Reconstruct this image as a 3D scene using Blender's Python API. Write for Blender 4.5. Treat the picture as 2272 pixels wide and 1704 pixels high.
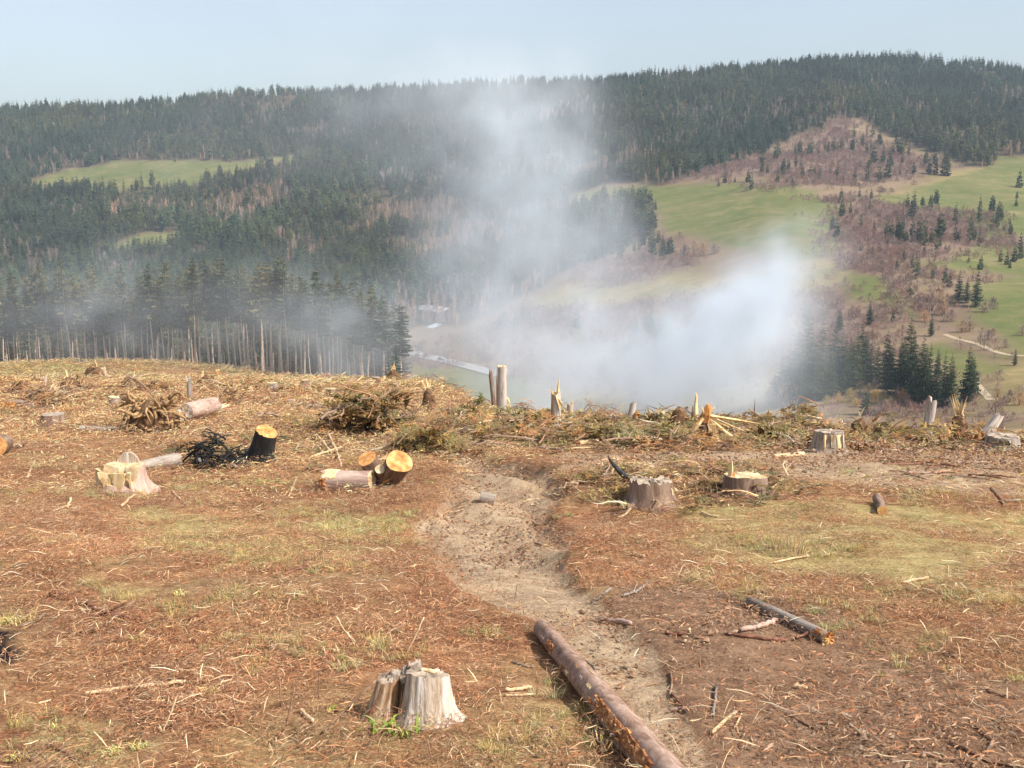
import bpy, math, random
import numpy as np
from mathutils import Vector, Matrix, Euler

for _o in list(bpy.data.objects):
    bpy.data.objects.remove(_o)
SC = bpy.context.scene
COL = SC.collection
R = math.radians
random.seed(7)
RNG = np.random.default_rng(11)

# ------------------------------------------------------------------ camera, sky, sun, exposure
PITCH = R(10.0)
CAM_Z = 1.65
FPX = 2278.0            # focal length in photograph pixels (photograph 2272 x 1704)
CX, CY = 1136.0, 852.0
cam_d = bpy.data.cameras.new('camera')
cam_d.sensor_width = 36.0
cam_d.lens = 36.0 * FPX / 2272.0
cam_d.clip_start = 0.05
cam_d.clip_end = 9000.0
cam = bpy.data.objects.new('camera', cam_d)
COL.objects.link(cam)
cam.location = (0, 0, CAM_Z)
cam.rotation_euler = (R(90) - PITCH, 0, 0)
SC.camera = cam

SUN_AZ = R(118.0)        # clockwise from +Y (forward) towards +X (right)
SUN_EL = R(47.0)
world = bpy.data.worlds.new('World')
SC.world = world
world.use_nodes = True
wn = world.node_tree
wn.nodes.clear()
w_out = wn.nodes.new('ShaderNodeOutputWorld')
w_bg = wn.nodes.new('ShaderNodeBackground')
w_sky = wn.nodes.new('ShaderNodeTexSky')
w_sky.sky_type = 'NISHITA'
w_sky.sun_disc = False
w_sky.sun_elevation = SUN_EL
w_sky.sun_rotation = SUN_AZ
w_sky.altitude = 500
w_sky.air_density = 1.3
w_sky.dust_density = 4.0
w_sky.ozone_density = 3.0
w_bg.inputs['Strength'].default_value = 0.145
w_hsv = wn.nodes.new('ShaderNodeHueSaturation')
w_hsv.inputs['Saturation'].default_value = 0.60
wn.links.new(w_sky.outputs[0], w_hsv.inputs['Color'])
w_tc = wn.nodes.new('ShaderNodeTexCoord')
w_map = wn.nodes.new('ShaderNodeMapping')
w_map.inputs['Scale'].default_value = (1.0, 1.0, 3.5)
w_nz = wn.nodes.new('ShaderNodeTexNoise')
w_nz.inputs['Scale'].default_value = 2.2
w_nz.inputs['Detail'].default_value = 5.0
w_mr = wn.nodes.new('ShaderNodeMapRange')
w_mr.inputs['From Min'].default_value = 0.35
w_mr.inputs['From Max'].default_value = 0.75
w_mr.inputs['To Min'].default_value = 1.0
w_mr.inputs['To Max'].default_value = 1.10
w_mul = wn.nodes.new('ShaderNodeVectorMath')
w_mul.operation = 'SCALE'
wn.links.new(w_tc.outputs['Generated'], w_map.inputs['Vector'])
wn.links.new(w_map.outputs[0], w_nz.inputs['Vector'])
wn.links.new(w_nz.outputs[0], w_mr.inputs[0])
wn.links.new(w_hsv.outputs[0], w_mul.inputs[0])
wn.links.new(w_mr.outputs[0], w_mul.inputs['Scale'])
wn.links.new(w_mul.outputs[0], w_bg.inputs['Color'])
wn.links.new(w_bg.outputs[0], w_out.inputs['Surface'])

sun_d = bpy.data.lights.new('sun', 'SUN')
sun_d.energy = 4.7
sun_d.angle = R(0.55)
sun_d.color = (1.0, 0.95, 0.87)
sun = bpy.data.objects.new('sun', sun_d)
COL.objects.link(sun)
SUN_DIR = Vector((math.sin(SUN_AZ) * math.cos(SUN_EL), math.cos(SUN_AZ) * math.cos(SUN_EL), math.sin(SUN_EL)))
sun.rotation_euler = SUN_DIR.to_track_quat('Z', 'Y').to_euler()
sun.location = (60, -40, 90)

SC.view_settings.view_transform = 'Standard'
SC.view_settings.look = 'None'
SC.view_settings.exposure = 0.36
SC.view_settings.gamma = 1.0
SC.view_settings.use_curve_mapping = False
SC.render.engine = 'CYCLES'
SC.cycles.use_denoising = True
SC.cycles.max_bounces = 8
SC.cycles.diffuse_bounces = 2
SC.cycles.glossy_bounces = 2
SC.cycles.transparent_max_bounces = 12
SC.cycles.volume_bounces = 2
SC.cycles.use_adaptive_sampling = True
SC.cycles.adaptive_threshold = 0.03
SC.cycles.volume_step_rate = 1.5
SC.cycles.volume_max_steps = 192
SC.cycles.sample_clamp_indirect = 6.0

# ------------------------------------------------------------------ node and material helpers
def rgba(c):
    return (c[0], c[1], c[2], 1.0)

class NT:
    def __init__(self, nt):
        self.nt = nt
    def n(self, typ, ins=None, **props):
        nd = self.nt.nodes.new(typ)
        for k, v in props.items():
            setattr(nd, k, v)
        for k, v in (ins or {}).items():
            self.set(nd, k, v)
        return nd
    def set(self, nd, k, v):
        s = nd.inputs[k]
        if isinstance(v, bpy.types.NodeSocket):
            self.nt.links.new(v, s)
        elif isinstance(v, bpy.types.Node):
            self.nt.links.new(v.outputs[0], s)
        else:
            s.default_value = v
    def math(self, op, a, b=0.0, c=0.0, clamp=False):
        nd = self.nt.nodes.new('ShaderNodeMath')
        nd.operation = op
        nd.use_clamp = clamp
        for i, v in enumerate((a, b, c)):
            self.set(nd, i, v)
        return nd.outputs[0]
    def ramp(self, fac, stops, interp='LINEAR'):
        nd = self.nt.nodes.new('ShaderNodeValToRGB')
        cr = nd.color_ramp
        cr.interpolation = interp
        while len(cr.elements) > 1:
            cr.elements.remove(cr.elements[-1])
        cr.elements[0].position = stops[0][0]
        cr.elements[0].color = rgba(stops[0][1])
        for p, c in stops[1:]:
            e = cr.elements.new(p)
            e.color = rgba(c)
        self.set(nd, 0, fac)
        return nd.outputs[0]
    def mix(self, fac, a, b, mode='MIX'):
        nd = self.nt.nodes.new('ShaderNodeMix')
        nd.data_type = 'RGBA'
        nd.blend_type = mode
        self.set(nd, 0, fac)
        self.set(nd, 6, a if not isinstance(a, tuple) else rgba(a))
        self.set(nd, 7, b if not isinstance(b, tuple) else rgba(b))
        return nd.outputs[2]
    def noise(self, vec, scale, detail=4.0, rough=0.55, dist=0.0):
        nd = self.n('ShaderNodeTexNoise', {'Scale': scale, 'Detail': detail, 'Roughness': rough, 'Distortion': dist})
        if vec is not None:
            self.set(nd, 'Vector', vec)
        return nd.outputs[0]
    def mapping(self, vec, scale=(1, 1, 1), loc=(0, 0, 0), rot=(0, 0, 0)):
        nd = self.n('ShaderNodeMapping', {'Vector': vec, 'Scale': scale, 'Location': loc, 'Rotation': rot})
        return nd.outputs[0]

def new_mat(name, rough=0.85, spec=0.25):
    m = bpy.data.materials.new(name)
    m.use_nodes = True
    nt = m.node_tree
    nt.nodes.clear()
    t = NT(nt)
    out = t.n('ShaderNodeOutputMaterial')
    b = t.n('ShaderNodeBsdfPrincipled', {'Roughness': rough, 'Specular IOR Level': spec})
    nt.links.new(b.outputs[0], out.inputs[0])
    return m, t, b

def bump(t, b, h, strength=0.5, dist=0.02):
    nd = t.n('ShaderNodeBump', {'Height': h, 'Strength': strength, 'Distance': dist})
    t.set(b, 'Normal', nd.outputs[0])

def obj_vec(t, jitter=True):
    tc = t.n('ShaderNodeTexCoord')
    if not jitter:
        return tc.outputs['Object']
    oi = t.n('ShaderNodeObjectInfo')
    r = t.math('MULTIPLY', oi.outputs['Random'], 37.0)
    va = t.n('ShaderNodeVectorMath', operation='ADD')
    t.set(va, 0, tc.outputs['Object'])
    t.set(va, 1, r)
    return va.outputs[0]

def mat_bark(name, dark, mid, light, stretch=5.0, scale=14.0, bstr=0.9, bd=0.02):
    m, t, b = new_mat(name, 0.95, 0.1)
    v = t.mapping(obj_vec(t), (1, 1, 1.0 / stretch))
    n1 = t.noise(v, scale, 7.0, 0.65, 0.6)
    n2 = t.noise(v, scale * 0.22, 3.0, 0.5)
    f = t.math('ADD', t.math('MULTIPLY', n1, 0.7), t.math('MULTIPLY', n2, 0.35))
    t.set(b, 'Base Color', t.ramp(f, [(0.36, dark), (0.5, mid), (0.68, light)]))
    bump(t, b, n1, bstr, bd)
    return m

def mat_rings(name, core, mid, light, freq=230.0):
    m, t, b = new_mat(name, 0.8, 0.15)
    tc = t.n('ShaderNodeTexCoord')
    sx = t.n('ShaderNodeSeparateXYZ', {0: tc.outputs['Object']})
    d = t.math('SQRT', t.math('ADD', t.math('POWER', sx.outputs[0], 2.0), t.math('POWER', sx.outputs[1], 2.0)))
    nz = t.noise(obj_vec(t), 9.0, 5.0, 0.6)
    ph = t.math('ADD', t.math('MULTIPLY', d, freq), t.math('MULTIPLY', nz, 14.0))
    s = t.math('ADD', t.math('MULTIPLY', t.math('SINE', ph), 0.055), t.math('ADD', t.math('MULTIPLY', nz, 1.25), -0.14))
    t.set(b, 'Base Color', t.ramp(s, [(0.25, core), (0.5, mid), (0.72, light)]))
    bump(t, b, nz, 0.4, 0.008)
    return m

def mat_noise(name, stops, scale=12.0, rough=0.85, stretch=(1, 1, 1), bstr=0.4, bd=0.01, spec=0.15):
    m, t, b = new_mat(name, rough, spec)
    v = t.mapping(obj_vec(t), stretch)
    n1 = t.noise(v, scale, 6.0, 0.62, 0.3)
    t.set(b, 'Base Color', t.ramp(n1, stops))
    if bstr:
        bump(t, b, n1, bstr, bd)
    return m

def mat_vcol(name, rough=0.9, tint=True, noise_amt=0.3, trans=0.0, hue=None):
    """colour of each piece from the mesh attribute Col, varied per copy by the attribute tint"""
    m, t, b = new_mat(name, rough, 0.12)
    a = t.n('ShaderNodeAttribute', attribute_name='Col')
    c = a.outputs['Color']
    if tint:
        ti = t.n('ShaderNodeAttribute', attribute_name='tint', attribute_type='INSTANCER')
        oi = t.n('ShaderNodeObjectInfo')
        c = t.mix(1.0, c, ti.outputs['Color'], 'MULTIPLY')
    t.set(b, 'Base Color', c)
    return m

def mat_vcol_obj(name, amt=0.5, rough=0.9):
    """colour from Col, brightness and hue varied per object"""
    m, t, b = new_mat(name, rough, 0.12)
    a = t.n('ShaderNodeAttribute', attribute_name='Col')
    oi = t.n('ShaderNodeObjectInfo')
    f = t.ramp(oi.outputs['Random'], [(0.0, (0.7, 0.75, 0.8)), (0.45, (1, 1, 1)), (0.75, (1.15, 1.05, 0.8)), (1.0, (1.5, 1.2, 0.85))])
    t.set(b, 'Base Color', t.mix(1.0, a.outputs['Color'], f, 'MULTIPLY'))
    return m

M = {}
M['bark_grey'] = mat_bark('bark_grey', (0.10, 0.075, 0.055), (0.26, 0.21, 0.17), (0.42, 0.36, 0.30))
M['bark_brown'] = mat_bark('bark_brown', (0.085, 0.05, 0.034), (0.21, 0.135, 0.095), (0.34, 0.25, 0.19))
M['bark_pink'] = mat_bark('bark_pink', (0.2, 0.12, 0.09), (0.42, 0.28, 0.22), (0.56, 0.42, 0.34), bstr=0.6)
M['bark_pole'] = mat_bark('bark_pole', (0.3, 0.2, 0.14), (0.52, 0.39, 0.29), (0.62, 0.52, 0.42), stretch=3, scale=3.0)
M['bark_log'] = mat_bark('bark_log', (0.10, 0.055, 0.038), (0.28, 0.175, 0.125), (0.46, 0.33, 0.26), stretch=2, scale=22, bstr=0.7, bd=0.006)
M['bark_snag'] = mat_bark('bark_snag', (0.24, 0.18, 0.14), (0.46, 0.38, 0.32), (0.60, 0.52, 0.45), bstr=0.5)
M['cut_wood'] = mat_rings('cut_wood', (0.30, 0.11, 0.035), (0.56, 0.28, 0.095), (0.70, 0.45, 0.20))
M['cut_pale'] = mat_rings('cut_pale', (0.36, 0.23, 0.11), (0.57, 0.42, 0.24), (0.72, 0.60, 0.41))
M['cut_old'] = mat_rings('cut_old', (0.2, 0.15, 0.11), (0.36, 0.28, 0.21), (0.5, 0.42, 0.34))
M['fresh_wood'] = mat_noise('fresh_wood', [(0.3, (0.5, 0.27, 0.1)), (0.5, (0.72, 0.52, 0.26)), (0.7, (0.83, 0.7, 0.46))], 18, 0.75, (1, 1, 0.12))
M['orange_wood'] = mat_noise('orange_wood', [(0.3, (0.22, 0.08, 0.025)), (0.5, (0.55, 0.24, 0.07)), (0.72, (0.78, 0.46, 0.18))], 22, 0.8, (1, 1, 0.15), 0.7, 0.02)
M['grey_wood'] = mat_noise('grey_wood', [(0.3, (0.16, 0.10, 0.065)), (0.44, (0.42, 0.32, 0.23)), (0.56, (0.6, 0.53, 0.45)), (0.72, (0.78, 0.74, 0.70))], 11, 0.75, (1.6, 1.6, 0.10), 1.0, 0.03)
M['brown_wood'] = mat_noise('brown_wood', [(0.3, (0.10, 0.045, 0.025)), (0.46, (0.30, 0.16, 0.085)), (0.58, (0.46, 0.32, 0.2)), (0.74, (0.7, 0.6, 0.48))], 13, 0.85, (1.8, 1.8, 0.16), 1.0, 0.03)
M['torn_bark'] = mat_noise('torn_bark', [(0.3, (0.12, 0.04, 0.018)), (0.48, (0.34, 0.13, 0.05)), (0.68, (0.6, 0.32, 0.14))], 55, 0.85, (1, 1, 0.4), 1.0, 0.02)
M['charred'] = mat_noise('charred', [(0.3, (0.008, 0.008, 0.009)), (0.55, (0.03, 0.027, 0.027)), (0.78, (0.12, 0.11, 0.105))], 14, 0.7, (1, 1, 0.3), 0.9, 0.02, 0.3)
M['ash_wood'] = mat_noise('ash_wood', [(0.3, (0.04, 0.038, 0.037)), (0.5, (0.2, 0.18, 0.17)), (0.7, (0.42, 0.39, 0.36))], 16, 0.85, (1, 1, 0.2), 0.7, 0.02)
M['stick_brown'] = mat_noise('stick_brown', [(0.3, (0.12, 0.06, 0.035)), (0.5, (0.27, 0.16, 0.10)), (0.7, (0.42, 0.29, 0.19))], 20, 0.85, (1, 1, 0.25))
M['stick_red'] = mat_noise('stick_red', [(0.3, (0.09, 0.035, 0.022)), (0.5, (0.21, 0.095, 0.06)), (0.7, (0.34, 0.19, 0.13))], 20, 0.85, (1, 1, 0.25))
M['stick_pale'] = mat_noise('stick_pale', [(0.3, (0.38, 0.24, 0.12)), (0.5, (0.6, 0.43, 0.24)), (0.7, (0.76, 0.62, 0.42))], 20, 0.85, (1, 1, 0.25))
M['root'] = mat_noise('root', [(0.3, (0.11, 0.06, 0.03)), (0.5, (0.34, 0.21, 0.10)), (0.7, (0.55, 0.38, 0.2))], 16, 0.9, (1, 1, 0.3))
M['soil_clod'] = mat_noise('soil_clod', [(0.3, (0.05, 0.026, 0.014)), (0.55, (0.17, 0.095, 0.05)), (0.75, (0.33, 0.2, 0.11))], 10, 0.95, (1, 1, 1), 1.0, 0.05)
M['spruce'] = mat_vcol_obj('spruce_needles')
M['forest'] = mat_vcol('forest_needles')
M['litter'] = mat_vcol('litter_pieces', tint=True)
M['twig_obj'] = mat_vcol_obj('slash_branch')
M['paint_dark'] = mat_noise('paint_dark', [(0.3, (0.03, 0.035, 0.045)), (0.7, (0.05, 0.055, 0.07))], 2, 0.3, (1, 1, 1), 0, 0, 0.5)
M['paint_white'] = mat_noise('paint_white', [(0.3, (0.72, 0.73, 0.74)), (0.7, (0.8, 0.8, 0.8))], 2, 0.35, (1, 1, 1), 0, 0, 0.5)
M['car_glass'] = mat_noise('car_glass', [(0.3, (0.02, 0.025, 0.03)), (0.7, (0.05, 0.06, 0.07))], 2, 0.1, (1, 1, 1), 0, 0, 0.6)
M['rubber'] = mat_noise('rubber', [(0.3, (0.015, 0.015, 0.015)), (0.7, (0.03, 0.03, 0.03))], 8, 0.9)
M['asphalt'] = mat_noise('asphalt', [(0.3, (0.28, 0.27, 0.26)), (0.7, (0.4, 0.385, 0.37))], 0.3, 0.9, (1, 1, 1), 0)
M['dirt_road'] = mat_noise('dirt_road', [(0.3, (0.34, 0.26, 0.165)), (0.7, (0.48, 0.38, 0.26))], 0.4, 0.95, (1, 1, 1), 0)
M['river'] = mat_noise('river', [(0.35, (0.25, 0.28, 0.3)), (0.6, (0.75, 0.77, 0.78))], 0.3, 0.25, (1, 1, 1), 0, 0, 0.5)

# ------------------------------------------------------------------ mesh builder
def basis(d):
    d = Vector(d).normalized()
    up = Vector((0, 0, 1)) if abs(d.z) < 0.95 else Vector((1, 0, 0))
    a = d.cross(up).normalized()
    return a, d.cross(a).normalized(), d

class MB:
    def __init__(self):
        self.v, self.f, self.m, self.c = [], [], [], []
        self.has_c = False
    def face(self, idx, mat=0, col=None):
        self.f.append(tuple(idx))
        self.m.append(mat)
        if col is not None:
            self.has_c = True
        self.c.append(col or (0.5, 0.5, 0.5))
    def add(self, *pts):
        k = len(self.v)
        self.v.extend(tuple(p) for p in pts)
        return k
    def quad(self, a, b, c, d, mat=0, col=None):
        k = self.add(a, b, c, d)
        self.face((k, k + 1, k + 2, k + 3), mat, col)
    def tri(self, a, b, c, mat=0, col=None):
        k = self.add(a, b, c)
        self.face((k, k + 1, k + 2), mat, col)
    def tube(self, pts, rad, sides=6, mat=0, col=None, cap=True, jit=0.0, capmat=None):
        pts = [Vector(p) for p in pts]
        n = len(pts)
        rings = []
        for i, p in enumerate(pts):
            d = pts[min(i + 1, n - 1)] - pts[max(i - 1, 0)]
            a, b, _ = basis(d)
            r = rad[i] if hasattr(rad, '__len__') else rad
            ring = []
            for k in range(sides):
                th = 2 * math.pi * k / sides
                rr = r * (1 + (random.uniform(-jit, jit) if jit else 0))
                ring.append(self.add(p + a * (rr * math.cos(th)) + b * (rr * math.sin(th))))
            rings.append(ring)
        for i in range(n - 1):
            for k in range(sides):
                k2 = (k + 1) % sides
                self.face((rings[i][k], rings[i][k2], rings[i + 1][k2], rings[i + 1][k]), mat, col)
        if cap:
            cm = mat if capmat is None else capmat
            self.face(tuple(reversed(rings[0])), cm, col)
            self.face(tuple(rings[-1]), cm, col)
    def mesh(self, name, mats, smooth=False):
        me = bpy.data.meshes.new(name)
        me.from_pydata(self.v, [], self.f)
        for m in mats:
            me.materials.append(M[m] if isinstance(m, str) else m)
        me.polygons.foreach_set('material_index', self.m)
        if smooth:
            me.polygons.foreach_set('use_smooth', [True] * len(self.f))
        if self.has_c:
            at = me.attributes.new('Col', 'FLOAT_COLOR', 'CORNER')
            arr = np.repeat(np.array(self.c, dtype=np.float32), [len(f) for f in self.f], axis=0)
            arr = np.concatenate([arr, np.ones((len(arr), 1), np.float32)], axis=1)
            at.data.foreach_set('color', arr.ravel())
        me.update()
        return me
    def build(self, name, mats, parent=None, smooth=False):
        return link(name, self.mesh(name, mats, smooth), parent)

def link(name, data, parent=None):
    o = bpy.data.objects.new(name, data)
    COL.objects.link(o)
    if parent is not None:
        o.parent = parent
    return o

def tag(o, label=None, cat=None, group=None, kind=None):
    if label: o['label'] = label
    if cat: o['category'] = cat
    if group: o['group'] = group
    if kind: o['kind'] = kind
    return o

def thing(name, label, cat, loc=(0, 0, 0), rot=(0, 0, 0), group=None):
    o = link(name, None)
    o.location = loc
    o.rotation_euler = rot
    o.empty_display_size = 0.2
    return tag(o, label, cat, group)

def nth(k):
    return str(k) + ('th' if 10 <= k % 100 <= 20 else {1: 'st', 2: 'nd', 3: 'rd'}.get(k % 10, 'th'))

def copy_tree(o, parent=None):
    c = o.copy()
    COL.objects.link(c)
    c.parent = parent
    for ch in list(o.children):
        copy_tree(ch, c)
    return c

# ------------------------------------------------------------------ terrain height
def hash2(ix, iy, seed):
    n = (ix.astype(np.int64) * 374761393 + iy.astype(np.int64) * 668265263 + seed * 974634777) & 0xffffffff
    n = ((n ^ (n >> 13)) * 1274126177) & 0xffffffff
    return ((n ^ (n >> 16)) & 0xffffff) / float(0xffffff)

def vnoise(x, y, seed=0):
    ix, iy = np.floor(x), np.floor(y)
    fx, fy = x - ix, y - iy
    fx, fy = fx * fx * (3 - 2 * fx), fy * fy * (3 - 2 * fy)
    a, b = hash2(ix, iy, seed), hash2(ix + 1, iy, seed)
    c, d = hash2(ix, iy + 1, seed), hash2(ix + 1, iy + 1, seed)
    return (a + (b - a) * fx) * (1 - fy) + (c + (d - c) * fx) * fy

def fbm(x, y, octv=3, seed=0):
    s, a, w = 0.0, 0.5, 0.0
    for k in range(octv):
        s = s + a * (vnoise(x, y, seed + k) * 2 - 1)
        w += a
        a *= 0.5
        x, y = x * 2.03 + 17.1, y * 2.03 + 5.7
    return s / w

def row_e(row):      # tangent of the elevation angle of a photograph row
    return np.tan(np.arctan((CY - np.asarray(row, float)) / FPX) - PITCH)

def sstep(a, b, x):
    t = np.clip((x - a) / (b - a), 0, 1)
    return t * t * (3 - 2 * t)

RIDGE_Y = 1700.0
RU = np.array([-1500, -400, 0, 250, 500, 760, 1090, 1300, 1520, 1700, 1870, 2050, 2272, 2800, 3800])
RROW = np.array([262, 252, 234, 222, 194, 187, 171, 165, 144, 127, 117, 122, 145, 190, 230]) + 22.0
RZ = CAM_Z + RIDGE_Y * row_e(RROW)
EU = np.array([-1500, -600, 0, 300, 575, 800, 900, 960, 1020, 1110, 1340, 1640, 1950, 2272, 3000, 4000])
ED = np.array([260, 250, 235, 215, 190, 160, 140, 100, 66, 46, 39, 34, 29, 27, 25, 25])
BU = np.array([-1500, 0, 924, 1335, 1746, 2272, 3200])
BD = np.array([660, 650, 620, 450, 340, 300, 280])
BZ = CAM_Z + BD * row_e(np.array([822, 822, 822, 893, 914, 926, 930]))

def H0(x, y):
    x = np.asarray(x, float)
    y = np.asarray(y, float)
    u = CX + FPX * 0.985 * x / np.maximum(y, 14.0)
    ed = np.interp(u, EU, ED)
    w = np.maximum(2.5, 0.12 * ed)
    q = np.clip((y - ed) / w, -40, 400)
    k = np.interp(u, [0, 700, 1000], [0.20, 0.22, 0.30])
    drop = k * w * np.where(q > 30, q, np.log1p(np.exp(np.minimum(q, 30))))
    zn = -0.16 * y - drop
    zn = zn + 3.6 * np.exp(-(((x + 64) / 30) ** 2 + ((y - 172) / 22) ** 2))
    zn = zn + 0.9 * fbm(x / 26, y / 26, 2, 3) * sstep(14, 60, y)
    zn = zn + 0.21 * fbm(x / 3.6, y / 3.6, 3, 5) * sstep(2, 9, y)
    zn = zn + np.where(y < 90, 0.05 * fbm(x / 0.7, y / 0.7, 3, 9), 0.0)
    # far slope
    b = np.interp(u, BU, BD)
    zb = np.interp(u, BU, BZ)
    zr = np.interp(u, RU, RZ)
    s = np.clip((y - b) / (RIDGE_Y - b), 0, 1)
    zf = zb + (zr - zb) * s ** 1.5
    zf = zf - 0.12 * np.maximum(y - RIDGE_Y, 0)
    amp = 13.0 * sstep(0.02, 0.25, s) * (1 - 0.75 * sstep(0.75, 1.0, s))
    zf = zf + amp * fbm(x / 190, y / 190, 3, 21)
    m = np.maximum(zn, zf)
    kk = 6.0
    return m + kk * np.log(np.exp((zn - m) / kk) + np.exp((zf - m) / kk))

def ray(px, py):
    u, v = (px - CX) / FPX, (CY - py) / FPX
    return Vector((u, math.cos(PITCH) + v * math.sin(PITCH), -math.sin(PITCH) + v * math.cos(PITCH)))

_GS = np.concatenate([np.linspace(1.5, 40, 1600), np.geomspace(40.05, 2600, 2600)])
def hit(px, py, y0=1.5, HF=None):
    """the point of the ground seen at a photograph pixel, and metres per photograph pixel there"""
    HF = HF or H
    d = ray(px, py)
    ys = _GS[_GS >= y0]
    if y0 < 2.0:      # a point of the clearing: never past its brow
        ys = ys[ys < 1.02 * np.interp(CX + FPX * 0.985 * d.x / d.y, EU, ED)]
    k = ys / d.y
    dz = CAM_Z + d.z * k - HF(d.x * k, ys)
    below = np.nonzero(dz < 0)[0]
    if len(below) == 0:
        if y0 < 2.0:
            i = int(np.argmin(dz / ys))
        else:
            i = len(ys) - 1 if py > 250 else int(np.argmin(np.abs(ys - RIDGE_Y)))
        yy = ys[i]
    else:
        i = below[0]
        if i == 0:
            yy = ys[0]
        else:
            yy = ys[i - 1] + (ys[i] - ys[i - 1]) * dz[i - 1] / (dz[i - 1] - dz[i])
    x = d.x * yy / d.y
    return Vector((x, yy, float(HF(x, yy)))), (yy / d.y) / FPX

def poly_world(pts, y0=1.5):
    return np.array([hit(px, py, y0, H0)[0][:2] for px, py in pts])

def sdf(poly, x, y):
    """signed distance to a polygon, negative inside"""
    d = np.full(x.shape, 1e18)
    inside = np.zeros(x.shape, bool)
    n = len(poly)
    for i in range(n):
        ax, ay = poly[i]
        bx, by = poly[(i + 1) % n]
        ex, ey = bx - ax, by - ay
        L = ex * ex + ey * ey + 1e-12
        t = np.clip(((x - ax) * ex + (y - ay) * ey) / L, 0, 1)
        d = np.minimum(d, (x - ax - ex * t) ** 2 + (y - ay - ey * t) ** 2)
        if ay != by:
            c = ((ay > y) != (by > y)) & (x < ex * (y - ay) / (by - ay) + ax)
            inside ^= c
    d = np.sqrt(d)
    return np.where(inside, -d, d)

# tracks and soil patches of the clearing, outlined on the ground
TRACK = poly_world([(1000, 965), (1075, 1010), (1225, 1030), (1262, 1085), (1222, 1140), (1270, 1185), (1262, 1260), (1366, 1335),
                    (1460, 1438), (1530, 1560), (1620, 1760), (1440, 1760), (1290, 1500), (1185, 1390), (1030, 1305), (935, 1225),
                    (912, 1150), (975, 1110), (985, 1045), (980, 985)])
TRACK2 = poly_world([(1225, 1005), (1540, 1003), (1950, 1010), (2300, 1025), (2300, 1105), (1950, 1082), (1540, 1050), (1262, 1040)])
SOIL = poly_world([(1380, 1300), (1500, 1300), (1750, 1320), (1960, 1430), (2300, 1520), (2500, 1790), (1540, 1790), (1400, 1500)])
STRAW = [poly_world(p) for p in (
    [(1480, 1115), (1900, 1110), (2300, 1120), (2320, 1370), (1950, 1300), (1650, 1240), (1400, 1200)],
    [(300, 1130), (700, 1120), (900, 1140), (880, 1230), (560, 1260), (300, 1230)],
    [(200, 1280), (520, 1290), (560, 1370), (250, 1370)],
    [(0, 1560), (330, 1600), (340, 1704), (0, 1704)],
    [(580, 870), (980, 880), (960, 930), (600, 930)],
    [(1000, 960), (1500, 930), (1900, 950), (1800, 990), (1200, 1000)],
    [(0, 800), (700, 800), (900, 850), (600, 880), (0, 860)])]
CHAR = [poly_world(p) for p in ([(-60, 1395), (45, 1400), (70, 1440), (40, 1475), (-60, 1480)], [(420, 985), (620, 1000), (600, 1060), (440, 1055)])]

def track_mask(x, y):
    x, y = np.atleast_1d(np.asarray(x, float)), np.atleast_1d(np.asarray(y, float))
    out = np.zeros(x.shape)
    near = y < 60
    if near.any():
        xn, yn = x[near], y[near]
        wob = 0.12 * fbm(xn / 0.8, yn / 0.8, 2, 41)
        sc = np.clip(yn * 0.05, 0.25, 1.5)
        out[near] = 1 - sstep(-0.22, 0.16, (sdf(TRACK, xn, yn) + wob) / sc)
    return out

def H(x, y):
    x, y = np.asarray(x, float), np.asarray(y, float)
    z = H0(x, y)
    sh = np.broadcast(x, y).shape
    xx, yy = np.broadcast_to(x, sh), np.broadcast_to(y, sh)
    t = track_mask(xx, yy).reshape(sh)
    rough = np.where(yy < 40, 0.05 * fbm(xx / 0.22, yy / 0.34, 3, 45) + 0.05 * np.sin(7.0 * (xx + 0.25 * yy) + 2.0 * fbm(xx, yy, 2, 47)), 0.0)
    return z - (0.22 - rough) * t * np.interp(yy, [3, 6, 9, 13], [0.08, 0.16, 0.6, 1.0])

def gz(x, y):
    return float(H(x, y))
# ------------------------------------------------------------------ what grows where on the far slope
KD = 2272.0 / 2212.0
def far_poly(pts):
    return poly_world([(a * KD, b * KD) for a, b in pts], 120.0)
MEADOWS = [far_poly(p) for p in (
    [(1235, 415), (1330, 404), (1440, 403), (1530, 404), (1590, 398), (1690, 399), (1760, 413), (1790, 430), (1815, 460), (1830, 500), (1822, 540), (1700, 570), (1560, 520), (1440, 500), (1420, 442), (1300, 428)],
    [(70, 385), (150, 364), (260, 348), (380, 345), (500, 352), (600, 338), (650, 333), (640, 352), (560, 362), (490, 385), (420, 406), (260, 412), (130, 410), (50, 402)],
    [(215, 548), (290, 503), (380, 497), (378, 522), (330, 542), (240, 550)],
    [(1060, 352), (1150, 338), (1290, 327), (1297, 337), (1200, 347), (1080, 357)],
    [(1890, 432), (2000, 398), (2100, 372), (2180, 337), (2300, 340), (2300, 500), (2130, 520), (2100, 480), (2000, 452)],
    [(1790, 590), (1900, 602), (1990, 650), (1970, 690), (1850, 640)],
    [(2000, 570), (2110, 525), (2300, 540), (2300, 600), (2120, 590)],
    [(2110, 615), (2300, 580), (2300, 790), (2190, 750), (2120, 690)],
    [(2010, 735), (2150, 765), (2170, 800), (2120, 830), (2100, 870), (2040, 800)],
    [(910, 783), (1040, 803), (1130, 835), (1300, 880), (950, 870), (900, 820)])]
TANS = [far_poly(p) for p in (
    [(1160, 645), (1260, 608), (1400, 592), (1560, 600), (1800, 560), (1760, 660), (1500, 660), (1200, 662)],
    [(1900, 420), (2000, 390), (2150, 340), (2300, 330), (2300, 500), (2000, 460)],
    [(2130, 800), (2300, 760), (2300, 900), (2180, 880)],
    [(1100, 820), (1700, 820), (1700, 910), (1100, 900)])]
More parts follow.
